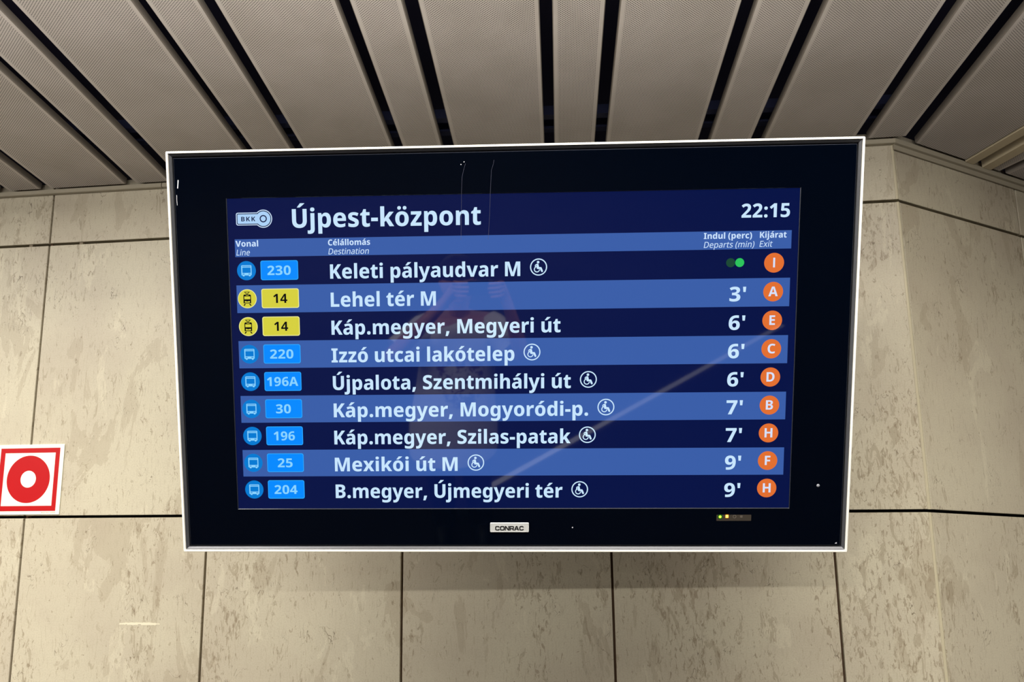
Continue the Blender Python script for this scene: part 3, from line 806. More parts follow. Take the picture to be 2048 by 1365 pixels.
def text(mb_, s, x, y, cap, z, font='b', width=None, align='l', mi=0, slant=0.0, track=0.0):
    """lettering in mm: baseline y, capital height cap, optional fitted ink width"""
    F = FONT[font]
    k = cap / 714.0
    pen = 0.0
    items = []
    lo, hi = 1e9, -1e9
    for ch in s:
        adv, loops = F[ch]
        items.append((pen, loops))
        for l in loops:
            for px_, py_ in l:
                lo = min(lo, pen + px_)
                hi = max(hi, pen + px_)
        pen += adv + track
    kx = k if width is None else width / (hi - lo)
    w = (hi - lo) * kx
    ox = {'l': x, 'c': x - w / 2, 'r': x - w}[align]
    for pn, loops in items:
        if loops:
            mb_.poly([[(ox + (pn + a - lo) * kx + slant * b * k, y + b * k) for a, b in l] for l in loops], z, mi)


# ------------------------------------------------------------------ the departure display
D_C = E + Vector((-0.2016989, 1.5855554, 0.4656556))
D_R = Vector((0.9969205, 0.0784161, 0.0006825))
D_U = Vector((0.0299754, -0.3890976, 0.9207087))
D_N = Vector((0.0724639, -0.9178529, -0.3902499))
HW, HH = 737.5, 444.239
SHEAR = 0.013750
dm = Matrix((D_R, D_U, D_N)).transposed().to_4x4()
dm.translation = D_C
display = tag(empty('information_display', dm), 'large black wall display in a thin white frame listing tram and bus departures', 'display')
XF = lambda p: ((p[0] + SHEAR * p[1]) / 1000, p[1] / 1000, p[2] / 1000)


def rect(hx, hy, z, cx_=0.0, cy_=0.0):
    return [(cx_ - hx, cy_ - hy, z), (cx_ + hx, cy_ - hy, z), (cx_ + hx, cy_ + hy, z), (cx_ - hx, cy_ + hy, z)]


def rrect3(hx, hy, z, r, n=4):
    return [(x, y, z) for x, y in rrect(-hx, -hy, hx, hy, r, n)]


M_WHITE = mat('white_frame_lacquer', srgb(250, 248, 238), 0.3, 0, 0.5)
M_BEZEL = mat('grey_bezel_metal', srgb(84, 85, 88), 0.35, 0.3, 0.4)
M_GLASS = mat('black_backed_glass', (0.0004, 0.0014, 0.0042, 1), 0.03, 0, 0.25)
M_EDGE = mat('glass_edge', srgb(46, 49, 58), 0.15, 0, 0.6)
M_HOUSE = mat('black_housing', srgb(18, 18, 20), 0.5, 0, 0.4)

mb = MB()
fr = []
for hx, hy, z, r in ((HW, HH, -100, 3), (HW, HH, -1.2, 3), (HW - 1.2, HH - 1.2, 0, 2), (HW - 4.4, HH - 4.4, 0, .6), (HW - 5.0, HH - 5.0, -1.0, .5), (HW - 5.0, HH - 5.0, -100, .5)):
    fr.append(rrect3(hx, hy, z, r))
mb.rings(fr)
frame = mb.build('frame', M_WHITE, display, xf=XF)
tag(frame, 'thin white metal frame')
mb = MB()
mb.rings([rect(HW - 6.2, HH - 6.2, -12), rect(HW - 6.2, HH - 6.2, -3), rect(HW - 6.8, HH - 6.8, -2.0), rect(HW - 10.6, HH - 10.6, -5.2), rect(HW - 11.2, HH - 11.2, -6.4), rect(HW - 11.2, HH - 11.2, -12)])
tag(mb.build('inner_bezel', M_BEZEL, display, xf=XF), 'grey metal inner bezel')
WX, WY, WC = 610.3, 344.2, -1.9
mb = MB()
gl = [rect(HW - 13.6, HH - 13.6, -12), rect(HW - 13.6, HH - 13.6, -7.2), rect(HW - 15.0, HH - 15.0, -6), rect(WX + 1.2, WY + 1.2, -6, 0, WC), rect(WX, WY, -7.4, 0, WC), rect(WX, WY, -12, 0, WC)]
mb.rings(gl)
for i in range(len(mb.f)):
    ring = i // 4
    mb.m[i] = 1 if ring in (1, 3) else 0
tag(mb.build('front_glass', [M_GLASS, M_EDGE], display, xf=XF), 'black glass border around the lit screen')
mb = MB()
mb.box((-HW + 5.6, -HH + 5.6, -98), (HW - 5.6, HH - 5.6, -13))
mb.build('rear_housing', M_HOUSE, display, xf=XF)


def to_wall(x, y):
    """local z (mm) where a line straight back from (x, y) meets the stone"""
    p = D_C + D_R * (x / 1000) + D_U * (y / 1000)
    return -1000 * (WALL_D - (p - E).dot(W_N)) / (-D_N).dot(W_N)


for x in (-260, 260):
    mb = MB()
    q = [(x - 30, -60), (x + 30, -60), (x + 30, 60), (x - 30, 60)]
    w_ = [(x - 70, -140), (x + 70, -140), (x + 70, 140), (x - 70, 140)]
    mb.rings([[(a, b, -98.0) for a, b in q], [(a, b, to_wall(a, b) + 12) for a, b in q], [(a, b, to_wall(a, b) + 12) for a, b in w_], [(a, b, to_wall(a, b) + 0.3) for a, b in w_]], closed=False)
    mb.f += [(3, 2, 1, 0), (12, 13, 14, 15)]
    mb.m += [0, 0]
    mb.build('wall_bracket', M_HOUSE, display, xf=lambda p: (p[0] / 1000, p[1] / 1000, p[2] / 1000))

# --- picture
P_BG = pixel('navy', 3, 17, 68)
P_BAND = pixel('band_blue', 58, 94, 168)
P_TEXT = pixel('text_white', 200, 230, 255)
P_HEAD = pixel('heading_white', 205, 228, 255)
P_LOGO = pixel('logo_pale', 172, 210, 248)
P_LOGODARK = pixel('logo_dark', 4, 14, 62)
P_BLUE = pixel('badge_blue', 0, 138, 255)
P_BLUERIM = pixel('badge_blue_rim', 40, 164, 255)
P_ICON = pixel('icon_blue', 0, 122, 210)
P_CYAN = pixel('icon_cyan', 138, 212, 255)
P_YEL = pixel('badge_yellow', 214, 208, 62)
P_YELRIM = pixel('badge_yellow_rim', 240, 238, 150)
P_BLACK = pixel('black', 2, 2, 4)
P_ORANGE = pixel('exit_orange', 226, 112, 48)
P_EXIT = pixel('exit_letter', 214, 226, 250)
P_GREEN = pixel('dot_green', 44, 196, 92)
P_DIM = pixel('dot_dim_green', 26, 72, 52)

mb = MB()
mb.poly([[(-WX - .5, WC - WY - .5), (WX + .5, WC - WY - .5), (WX + .5, WC + WY + .5), (-WX - .5, WC + WY + .5)]], -8.4)
screen = tag(mb.build('screen', P_BG, display, xf=XF), 'lit navy screen of departure rows')
Z1, Z2, Z3, Z4, Z5 = -8.3, -8.2, -8.1, -8.0, -7.9


def sub(name, fn, mats, label=None):
    b = MB()
    fn(b)
    return tag(b.build(name, mats, screen, xf=XF), label)


def keyhole(left, a, r, cx_=-532.0, cy_=298.3, rc=3.0):
    t = math.asin(a / r)
    pts = circle(cx_, cy_, r, 44, -math.pi + t, math.pi - t)
    n_ = 4
    pts += [(left + rc - rc * math.sin(math.radians(90 * i / n_)), cy_ + a - rc + rc * math.cos(math.radians(90 * i / n_))) for i in range(n_ + 1)]
    pts += [(left + rc - rc * math.cos(math.radians(90 * i / n_)), cy_ - a + rc - rc * math.sin(math.radians(90 * i / n_))) for i in range(n_ + 1)]
    return pts


def logo(b):
    b.poly([keyhole(-591.9, 13.6, 19.4, rc=4)], Z1, 0)
    b.poly([keyhole(-590.2, 11.9, 17.6, rc=3)], Z2, 1)
    b.poly([keyhole(-588.6, 10.2, 15.8, rc=2)], Z3, 2)
    b.poly([circle(-532, 298.3, 7.9), circle(-532, 298.3, 5.5)], Z4, 1)
    for ch, x in (('B', -580.4), ('K', -569.4), ('K', -557.8)):
        text(b, ch, x, 293.3, 9.7, Z4, 's', width=7.6 if ch == 'B' else 8.4, mi=1)


sub('keyhole_logo', logo, [P_HEAD, P_LOGODARK, P_LOGO])
sub('station_name', lambda b: text(b, 'Újpest-központ', -469.1, 277.6, 40.0, Z1, width=408.7), P_TEXT)
sub('clock_time', lambda b: text(b, '22:15', 490.5, 282.6, 28.9, Z1, width=100.6), P_TEXT)
band_rect = lambda y0, y1, z=Z1: (lambda b: b.poly([[(-596.6, y0), (596.2, y0), (596.2, y1), (-596.6, y1)]], z))
sub('heading_band', band_rect(216.6, 255.0), P_BAND)
for s, x, y, w, it in (('Vonal', -595.0, 239.0, 49.9, 0), ('Line', -593.9, 220.0, 31.0, 1), ('Célállomás', -391.9, 238.6, 91.7, 0), ('Destination', -391.7, 219.4, 89.7, 1),
                       ('Indul (perc)', 412.9, 239.3, 100.9, 0), ('Departs (min)', 413.2, 220.6, 107.2, 1), ('Kijárat', 530.2, 239.8, 55.6, 0), ('Exit', 529.8, 220.9, 28.2, 1)):
    sub('column_heading', lambda b: text(b, s, x, y, 12.6, Z2, 'r' if it else 'b', width=w - (2.2 if it else 0), slant=0.17 if it else 0), P_HEAD)

ROWSD = [('bus', '230', 'Keleti pályaudvar M', -389.0, 23.9, 63.2, None, 'I'),
         ('tram', '14', 'Lehel tér M', -389.0, -158.9, None, "3'", 'A'),
         ('tram', '14', 'Káp.megyer, Megyeri út', -389.0, 110.9, None, "6'", 'E'),
         ('bus', '220', 'Izzó utcai lakótelep', -390.5, 11.1, 49.3, "6'", 'C'),
         ('bus', '196A', 'Újpalota, Szentmihályi út', -388.9, 133.8, 171.8, "6'", 'D'),
         ('bus', '30', 'Káp.megyer, Mogyoródi-p.', -388.6, 171.8, 210.4, "7'", 'B'),
         ('bus', '196', 'Káp.megyer, Szilas-patak', -388.8, 134.0, 170.6, "7'", 'H'),
         ('bus', '25', 'Mexikói út M', -389.0, -114.8, -74.2, "9'", 'F'),
         ('bus', '204', 'B.megyer, Újmegyeri tér', -388.7, 117.0, 154.9, "9'", 'H')]
PITCH = 61.15


def bus_icon(b, cx_, cy_):
    b.poly([circle(cx_, cy_, 20.8, 48)], Z2, 0)
    k = 0.1452
    q = lambda x0, y0, x1, y1, r: rrect(cx_ + (x0 - 245) * k, cy_ + (275 - y1) * k, cx_ + (x1 - 245) * k, cy_ + (275 - y0) * k, r * k, 3)
    body = q(167, 194, 323, 346, 12)
    b.poly([body, q(181, 206, 311, 215, 3), q(183, 228, 309, 308, 5), q(183, 320, 216, 331, 4), q(272, 320, 306, 331, 4)], Z3, 1)
    b.poly([q(188, 344, 214, 360, 5)], Z3, 1)
    b.poly([q(280, 344, 306, 360, 5)], Z3, 1)


def tram_icon(b, cx_, cy_):
    b.poly([circle(cx_, cy_, 20.8, 48)], Z2, 2)
    b.poly([circle(cx_, cy_, 19.4, 48)], Z3, 0)
    k = 0.1452
    T = lambda x, y: (cx_ + (x - 262) * k, cy_ + (703 - y) * k)
    q = lambda x0, y0, x1, y1, r: rrect(*T(x0, y1), *T(x1, y0), r * k, 3)
    b.poly([[T(204, 772), T(204, 660), T(208, 643), T(230, 638), T(292, 638), T(316, 643), T(320, 660), T(320, 772)], q(217, 668, 307, 712, 4),
            [T(224, 738), T(240, 738), T(250, 744), T(274, 744), T(284, 738), T(300, 738), T(300, 760), T(224, 760)]], Z4, 1)
    b.poly([q(240, 650, 284, 657, 2)], Z5, 0)
    b.poly([[T(216, 598), T(304, 598), T(279, 630), T(241, 630)], [T(234, 606), T(286, 606), T(274, 622), T(246, 622)]], Z4, 1)
    b.poly([[T(254, 630), T(268, 630), T(268, 640), T(254, 640)]], Z4, 1)
    b.poly([[T(216, 780), T(238, 780), T(222, 808), T(202, 808)]], Z4, 1)
    b.poly([[T(286, 780), T(308, 780), T(326, 808), T(304, 808)]], Z4, 1)


def wheelchair(b, cx_, cy_):
    b.poly([circle(cx_, cy_, 18.3, 52), circle(cx_, cy_, 15.9, 52)], Z2)
    k = 0.0468
    T = lambda x, y: (cx_ + (x - 850) * k, cy_ + (685 - y) * k)
    b.poly([circle(*T(828, 462), 60 * k, 24)], Z2)
    body = [(728, 558), (785, 532), (832, 538), (850, 580), (872, 688), (962, 688), (992, 716), (1052, 860), (1044, 902), (1002, 922), (972, 896), (914, 776), (800, 776), (766, 748), (762, 640)]
    b.poly([[T(*p) for p in body]], Z2)
    b.poly([[T(*p) for p in stroke([(745, 562), (704, 600), (700, 640), (706, 672), (766, 668)], 40)]], Z3)
    arc = [(775 + 118 * math.cos(math.radians(a)), 790 - 118 * math.sin(math.radians(a))) for a in range(128, 362, 12)]
    b.poly([[T(*p) for p in stroke(arc, 44)]], Z2)


for i, (kind, num, dest, dx0, dx1, wc, mins, ex) in enumerate(ROWSD):
    yc = 186.9 - PITCH * i
    if i % 2:
        sub('row_band', band_rect(yc - 31.2, yc + 29.3), P_BAND)
    if kind == 'bus':
        sub('bus_icon', lambda b: bus_icon(b, -573.0, yc), [P_ICON, P_CYAN])
    else:
        sub('tram_icon', lambda b: tram_icon(b, -573.4, yc), [P_YEL, P_BLACK, P_YELRIM])

    def badge(b):
        b.poly([rrect(-541.7, yc - 21.2, -459.0, yc + 21.2, 4.5)], Z2, 0)
        b.poly([rrect(-540.1, yc - 19.6, -460.6, yc + 19.6, 3.5)], Z3, 1)
        w = {'230': 51.5, '14': 31, '220': 52, '196A': 69.7, '30': 33.4, '196': 47.5, '25': 33.5, '204': 52}[num]
        text(b, num, -501.0 + (0.8 if num == '14' else 0), yc - 10.2, 20.0, Z4, 's', width=w, align='c', mi=2)
    sub('line_number', badge, [P_BLUERIM, P_BLUE, P_CYAN] if kind == 'bus' else [P_YELRIM, P_YEL, P_BLACK])
    sub('destination_name', lambda b: text(b, dest, dx0, yc - 20.1, 31.0, Z2, width=dx1 - dx0), P_TEXT)
    if wc is not None:
        sub('wheelchair_icon', lambda b: wheelchair(b, wc, yc - 1.5), P_TEXT)
    if mins:
        sub('waiting_minutes', lambda b: text(b, mins, 470.0, yc - 19.4, 30.8, Z2, width=34.8), P_TEXT)
    else:
        sub('departing_dot', lambda b: b.poly([circle(470.6, yc + 1.6, 9.6, 32)], Z2), P_DIM, 'dim green dot')
        sub('departing_dot', lambda b: b.poly([circle(489.6, yc + 1.6, 9.4, 32)], Z3), P_GREEN, 'bright green dot')

    def exit_(b):
        b.poly([circle(561.6, yc + .2, 20.8, 48)], Z2, 0)
        text(b, ex, 561.6 + (0.3 if ex in 'CD' else 0), yc - 9.6, 20.4, Z3, 's', align='c', mi=1)
    sub('exit_letter', exit_, [P_ORANGE, P_EXIT])

# --- fittings on the glass
M_PLATE = mat('silver_plate', srgb(214, 216, 212), 0.35, 0.2, 0.5)
mb = MB()
lp = lambda k, z: [(x, y, z) for x, y in rrect(-43.0 + k, -400.0 + k, 43.0 - k, -378.4 - k, 2.2 - k * .8)]
mb.rings([lp(0, -6.0), lp(0, -4.2), lp(0.7, -3.6), lp(1.9, -3.6), lp(2.2, -3.8)], closed=False)
n0 = len(mb.v) - len(lp(0, 0))
mb.f.append(tuple(range(n0, len(mb.v))))
mb.m.append(0)
plate = mb.build('maker_plate', M_PLATE, display, xf=XF)
M_INK = mat('black_ink', srgb(14, 14, 16), 0.5)
mb = MB()


def wide_letter(ch, x, w):
    """square-shouldered wide capitals"""
    y0, y1, t, r = -395.6, -385.4, 2.3, 2.2
    H = t / 2
    X0_, X1_, Y0_, Y1_ = x + H, x + w - H, y0 + H, y1 - H
    c4 = lambda cx_, cy_, a: [(cx_ + r * math.cos(math.radians(a + 90 * i / 4)), cy_ + r * math.sin(math.radians(a + 90 * i / 4))) for i in range(5)]
    out = []
    if ch == 'C':
        out.append([(X1_, Y1_ - 2.3)] + c4(X1_ - r, Y1_ - r, 0)[2:] + c4(X0_ + r, Y1_ - r, 90) + c4(X0_ + r, Y0_ + r, 180) + c4(X1_ - r, Y0_ + r, 270)[:3] + [(X1_, Y0_ + 2.3)])
        mb.poly([stroke(out[0], t)], -3.4)
    elif ch == 'O':
        mb.poly([rrect(x, y0, x + w, y1, r + H, 5), rrect(x + t, y0 + t, x + w - t, y1 - t, r - H + .2, 4)], -3.4)
    elif ch == 'N':
        mb.poly([[(x, y0), (x + t, y0), (x + t, y1 - 3.4), (x + w - t - .6, y0), (x + w, y0), (x + w, y1), (x + w - t, y1), (x + w - t, y0 + 3.4), (x + t + .6, y1), (x, y1)]], -3.4)
    elif ch == 'R':
        mb.poly([[(x, y0), (x + t, y0), (x + t, y0 + 3.2), (x + w - 2.2, y0 + 3.2), (x + w - .5, y0 + 4.2), (x + w, y0 + 5.6), (x + w, y1 - 2.2), (x + w - .7, y1 - .6), (x + w - 2.4, y1), (x, y1)],
                 [(x + t, y0 + 5.3), (x + w - t - .3, y0 + 5.3), (x + w - t, y0 + 5.8), (x + w - t, y1 - t - .3), (x + w - t - .4, y1 - t), (x + t, y1 - t)]], -3.4)
        mb.poly([[(x + w - t - 1.6, y0 + 3.2), (x + w - 1.2, y0 + 4.6), (x + w, y0), (x + w - t - .2, y0)]], -3.39)
    elif ch == 'A':
        mb.poly([[(x, y0), (x + w * .5 - 1.6, y1), (x + w * .5 + 1.6, y1), (x + w, y0), (x + w - 2.7, y0), (x + w - 3.8, y0 + 2.3), (x + 3.8, y0 + 2.3), (x + 2.7, y0)],
                 [(x + 4.4, y0 + 4.0), (x + w - 4.4, y0 + 4.0), (x + w / 2, y1 - 2.3)]], -3.4)


pen = -31.8
for ch, w in (('C', 10.0), ('O', 10.4), ('N', 10.0), ('R', 9.8), ('A', 11.0), ('C', 10.0)):
    wide_letter(ch, pen, w)
    pen += w + (0.2 if ch == 'R' else 0.55)
lt = mb.build('plate_lettering', M_INK, plate, xf=XF)

mb = MB()
mb.poly([rrect(454.3, -375.0, 529.6, -361.2, 1.0)], -5.9)
status = tag(mb.build('status_window', mat('smoked_window', srgb(58, 52, 44), 0.4), display, xf=XF), 'small smoky window with indicator lights')
mb = MB()
mb.poly([circle(462.2, -365.8, 3.0, 20)], -5.7)
tag(mb.build('indicator_light', mat('led_green', (0.01, 0.05, 0.01, 1), 0.3, 0, 0.5, srgb(176, 255, 60), 2.2), status, xf=XF), 'green indicator light')
mb = MB()
mb.poly([circle(462.2, -365.8, 5.4, 20), circle(462.2, -365.8, 3.1, 20)], -5.75)
mb.poly([rrect(472.6, -369.6, 481.6, -360.2, 2.0), rrect(473.9, -368.2, 480.2, -361.4, 1.2)], -5.74, 1)
tag(mb.build('painted_light_halo', [mat('led_green_halo', (0, 0, 0, 1), 0.4, 0, 0.3, srgb(34, 92, 14), 1.0), mat('led_amber_halo', (0, 0, 0, 1), 0.4, 0, 0.3, srgb(150, 72, 0), 1.0)], status, xf=XF))  # glow round both lights, put in as dim emissive rings
mb = MB()
mb.poly([rrect(474.0, -368.0, 480.0, -361.6, 1.0)], -5.7)
tag(mb.build('indicator_light', mat('led_amber', (0.05, 0.02, 0.0, 1), 0.3, 0, 0.5, srgb(255, 220, 90), 2.4), status, xf=XF), 'amber indicator light')
mb = MB()
mb.poly([circle(493.5, -365.5, 4.0, 18), circle(493.5, -365.5, 2.4, 18)], -5.7)
mb.poly([rrect(505.5, -368, 511.0, -362.6, 1)], -5.7)
mb.build('status_symbol', mat('status_print', srgb(92, 84, 74), 0.5), status, xf=XF)
M_SPECK = mat('pale_speck', srgb(150, 152, 158), 0.5)
mb = MB()
mb.rings([[(671 + 3.4 * math.cos(a) * k, -296.2 + 3.4 * math.sin(a) * k, z) for a in [2 * math.pi * j / 16 for j in range(16)]] for k, z in ((1, -6), (1, -5.2), (.6, -4.8), (.01, -4.7))], closed=False)
mb.build('light_sensor', M_SPECK, display, xf=XF, smooth=True)
M_CHIP = mat('chip_white', srgb(206, 208, 214), 0.6)
for lp_ in (circle(139.5, -389.8, 1.5, 10), [(711.5, -426.2), (716.2, -426.4), (716.0, -423.4), (713.4, -424.2)], circle(-95.2, 409.9, 1.1, 8), circle(-101.9, 404.6, 1.1, 8)):
    mb = MB()
    mb.poly([lp_], -5.8)
    mb.build('glass_chip', M_CHIP, display, xf=XF)
M_SCR = mat('scratch_grey', srgb(62, 64, 84), 0.5)
for pts, w in (([(-92.2, 406.6), (-96.6, 392), (-99.7, 378), (-101.2, 346), (-101.9, 300), (-103.0, 246)], 0.5),
               ([(-31.6, 412.6), (-33.0, 404), (-37.2, 391), (-39.6, 345), (-41.5, 295), (-44.5, 246)], 0.5)):
    mb = MB()
    mb.poly([stroke(pts, w)], -5.5)
    mb.build('scratch', M_SCR, display, xf=XF)
mb = MB()
mb.poly([stroke([(-714.6, 384), (-715.2, 378), (-716.6, 366)], 2.0)], -5.8)
mb.poly([stroke([(-719.2, 352), (-719.4, 340), (-719.0, 330)], 0.9)], -5.8)
mb.build('scratch', mat('scratch_white', srgb(236, 238, 240), 0.6), display, xf=XF)

# ------------------------------------------------------------------ red and white safety sign
sm = Matrix((W_X, W_Z, -W_N)).transposed().to_4x4()
SCX, SCZ = -1.7925, 0.0005
sm.translation = W_O + W_X * SCX + W_Z * SCZ
sign = tag(empty('fire_alarm_sign', sm), 'square white safety sign with red border and red ring on the left wall', 'sign')
SX = lambda p: (p[0] / 1000, p[1] / 1000, p[2] / 1000)
mb = MB()
lp = lambda k, z: [(x, y, z) for x, y in rrect(-114 + k, -107.6 + k, 114 - k, 107.6 - k, 1.2, 2)]
mb.rings([lp(0, 0.3), lp(0, 2.6), lp(0.5, 3.0)], closed=False)
k0 = len(mb.v) - len(lp(0, 0))
mb.f.append(tuple(range(k0, len(mb.v))))
mb.m.append(0)
M_SIGN = mat('photoluminescent_white', srgb(250, 250, 226), 0.45, 0, 0.4)
M_RED = mat('sign_red', srgb(182, 4, 10), 0.45, 0, 0.4)
mb.build('plate', M_SIGN, sign, xf=SX)
mb = MB()
mb.poly([[(-100.6, -97), (100.8, -97), (100.8, 96.6), (-100.6, 96.6)], [(-84.6, -81), (86, -81), (86, 81.6), (-84.6, 81.6)]], 3.1)
mb.build('border', M_RED, sign, xf=SX)
mb = MB()
mb.poly([circle(0.6, 0.4, 73.0, 64), circle(0.6, 0.6, 26.0, 40)], 3.1)
mb.build('ring', M_RED, sign, xf=SX)
mb = MB()
text(mb, 'MSZ ISO 16069', 100.4, -103.6, 4.2, 3.1, 'r', width=46, align='r')
mb.build('lettering', mat('print_brown', srgb(110, 34, 24), 0.6), sign, xf=SX)

# ------------------------------------------------------------------ pale strip in the floor (seen mirrored in the display)
mb = MB()
a, b = Vector((-0.35, -0.62)), Vector((2.2, -2.56))
d_ = (b - a).normalized()
w_ = Vector((-d_.y, d_.x)) * 0.02
mb.prism([tuple(a - w_), tuple(b - w_), tuple(b + w_), tuple(a + w_)], 0.0, 0.004)
tag(mb.build('trim_5', mat('pale_floor_strip', srgb(236, 238, 240), 0.4)), 'pale metal strip set diagonally in the floor, mirrored in the screen', 'trim', kind='structure')


# ------------------------------------------------------------------ the photographer, mirrored faintly in the glass


def skinned(name, pts, edges, m_, parent, levels=2, root=0):
    """one continuous surface grown round a skeleton of (x, y, z, radius) joints; z measured from eye level"""
    me = bpy.data.meshes.new(name)
    me.from_pydata([(p[0], p[1], p[2] + EYE) for p in pts], edges, [])
    o = bpy.data.objects.new(name, me)
    COL.objects.link(o)
    sk = o.modifiers.new('skin', 'SKIN')
    sk.use_smooth_shade = True
    for i, p in enumerate(pts):
        me.skin_vertices[0].data[i].radius = (p[3], p[4] if len(p) > 4 else p[3])
        me.skin_vertices[0].data[i].use_root = (i == root)
    ss = o.modifiers.new('subdivision', 'SUBSURF')
    ss.levels = ss.render_levels = levels
    dg = bpy.context.evaluated_depsgraph_get()
    out = bpy.data.meshes.new_from_object(o.evaluated_get(dg))
    bpy.data.objects.remove(o)
    bpy.data.meshes.remove(me)
    out.name = name
    out.materials.clear()
    out.materials.append(m_)
    for p in out.polygons:
        p.use_smooth = True
    o = bpy.data.objects.new(name, out)
    COL.objects.link(o)
    if parent is not None:
        o.parent = parent
        o.matrix_parent_inverse = parent.matrix_world.inverted()
    return o


def loft(name, rings_, m_, parent, n=28, cap=False):
    """rings of (centre x, y, z, radius x, radius y) stacked along z"""
    mb_ = MB()
    mb_.rings([[(cx_ + rx * math.cos(t), cy_ + ry * math.sin(t), z + EYE) for t in [2 * math.pi * i / n for i in range(n)]] for cx_, cy_, z, rx, ry in rings_], closed=False)
    if cap:
        k = len(mb_.v)
        mb_.f.append(tuple(range(k - n, k)))
        mb_.m.append(0)
    o = mb_.build(name, m_, None, smooth=True)
    o.parent = parent
    o.matrix_parent_inverse = parent.matrix_world.inverted()
    return o


def ball(name, c, r, m_, parent, n=16):
    mb_ = MB()
    mb_.rings([[(c[0] + r[0] * math.sin(p) * math.cos(t), c[1] + r[1] * math.sin(p) * math.sin(t), c[2] + EYE + r[2] * math.cos(p)) for t in [2 * math.pi * i / n for i in range(n)]]
               for p in [math.pi * (j + 0.02) / (n // 2 + 0.04) for j in range(n // 2 + 1)]], closed=False)
    o = mb_.build(name, m_, None, smooth=True)
    o.parent = parent
    o.matrix_parent_inverse = parent.matrix_world.inverted()
    return o


M_SKIN = mat('skin', srgb(196, 140, 116), 0.5, 0, 0.4)
M_HAIR = mat('dark_hair', srgb(44, 32, 26), 0.6)
M_SHOE = mat('dark_shoe', srgb(34, 32, 34), 0.6)
M_TROUSER = mat('dark_trousers', srgb(40, 42, 54), 0.8)
M_SHIRT = mat('white_cotton', srgb(232, 230, 226), 0.85, 0, 0.2)
g = NT(M_SHIRT)
tc = g.n('ShaderNodeTexCoord')
xyz = g.n('ShaderNodeSeparateXYZ')
g.link(tc.outputs['Object'], xyz.inputs[0])
ux = g.math('DIVIDE', g.math('SUBTRACT', xyz.outputs[0], -0.40), 0.13)
uz = g.math('DIVIDE', g.math('SUBTRACT', xyz.outputs[2], EYE - 0.66), 0.17)
disc = g.math('SUBTRACT', 1.0, g.ramp(g.math('ADD', g.math('MULTIPLY', ux, ux), g.math('MULTIPLY', uz, uz)), 0.7, 1.0))
pr = g.math('MULTIPLY', g.math('MULTIPLY', disc, g.ramp(g.noise(tc.outputs['Object'], 26.0, 4, 0.6, 1.0), 0.50, 0.56)), g.math('GREATER_THAN', xyz.outputs[1], -0.3))
g.link(g.mix(pr, srgb(232, 230, 226), srgb(120, 84, 80)), g.b.inputs['Base Color'])

pm = Matrix.Translation((-0.42, -0.30, 0.0))
person = tag(empty('person', pm), 'person in a white printed t-shirt raising a phone, mirrored faintly in the screen', 'person')
bpy.context.view_layer.update()

J, EG = [], []


def chain(start, pts):
    """adds joints one after the other, hung on joint START; returns the last index"""
    prev = start
    for p in pts:
        J.append(p)
        if prev is not None:
            EG.append((prev, len(J) - 1))
        prev = len(J) - 1
    return prev


pel = chain(None, [(-.448, -.29, -.90, .125, .095)])
waist = chain(pel, [(-.430, -.295, -.76, .115, .085)])
chest = chain(waist, [(-.410, -.305, -.56, .13, .095), (-.398, -.305, -.45, .105, .08)])
neck = chain(chest, [(-.390, -.300, -.375, .052), (-.386, -.298, -.325, .050)])
head = chain(neck, [(-.384, -.290, -.265, .066, .072), (-.384, -.296, -.205, .078, .090), (-.384, -.304, -.140, .066, .078)])
mid = head - 1
chain(mid, [(-.384, -.196, -.222, .012), (-.384, -.184, -.236, .009)])              # nose
chain(mid, [(-.302, -.305, -.215, .012), (-.296, -.312, -.200, .011)])              # ears
chain(mid, [(-.466, -.305, -.215, .012), (-.472, -.312, -.200, .011)])
for hx, s in ((-.545, -1), (-.355, 1)):
    chain(pel, [(hx, -.30, -.97, .088), (hx + .004 * s, -.285, -1.32, .056), (hx + .006 * s, -.30, -1.45, .056), (hx + .008 * s, -.315, -1.675, .036), (hx + .02 * s, -.22, -1.722, .026), (hx + .025 * s, -.16, -1.728, .022)])
# phone from x -.362 to -.212, its back to the wall at y -.072
PH = (-.287, -.078, -.139)


def arm(sh, el, wr, palm, s):
    """s = +1 for the right arm; the hand closes on the phone's end"""
    w = chain(chest, [(*sh, .056), ((sh[0] + el[0]) / 2, (sh[1] + el[1]) / 2, (sh[2] + el[2]) / 2, .047), (*el, .041), (el[0] * .6 + wr[0] * .4, el[1] * .6 + wr[1] * .4, el[2] * .6 + wr[2] * .4, .042), (*wr, .027)])
    p = chain(w, [(palm[0], palm[1], palm[2], .030, .018)])
    for i in range(4):                      # fingers come round the front of the phone
        z = palm[2] + .044 - .021 * i
        L = (.92, 1.0, .95, .78)[i]
        chain(p, [(palm[0] + .004 * s, palm[1] + .020, z, .0095), (palm[0] - .012 * s, palm[1] + .042, z + .004, .0088), (palm[0] - (.012 + .030 * L) * s, palm[1] + .044, z + .003, .0080), (palm[0] - (.012 + .050 * L) * s, palm[1] + .036, z, .0070)])
    chain(p, [(palm[0] - .010 * s, palm[1] - .020, palm[2] - .014, .0115), (palm[0] - .036 * s, palm[1] - .012, palm[2] + .004, .0100), (palm[0] - .060 * s, palm[1] - .006, palm[2] + .014, .0085)])


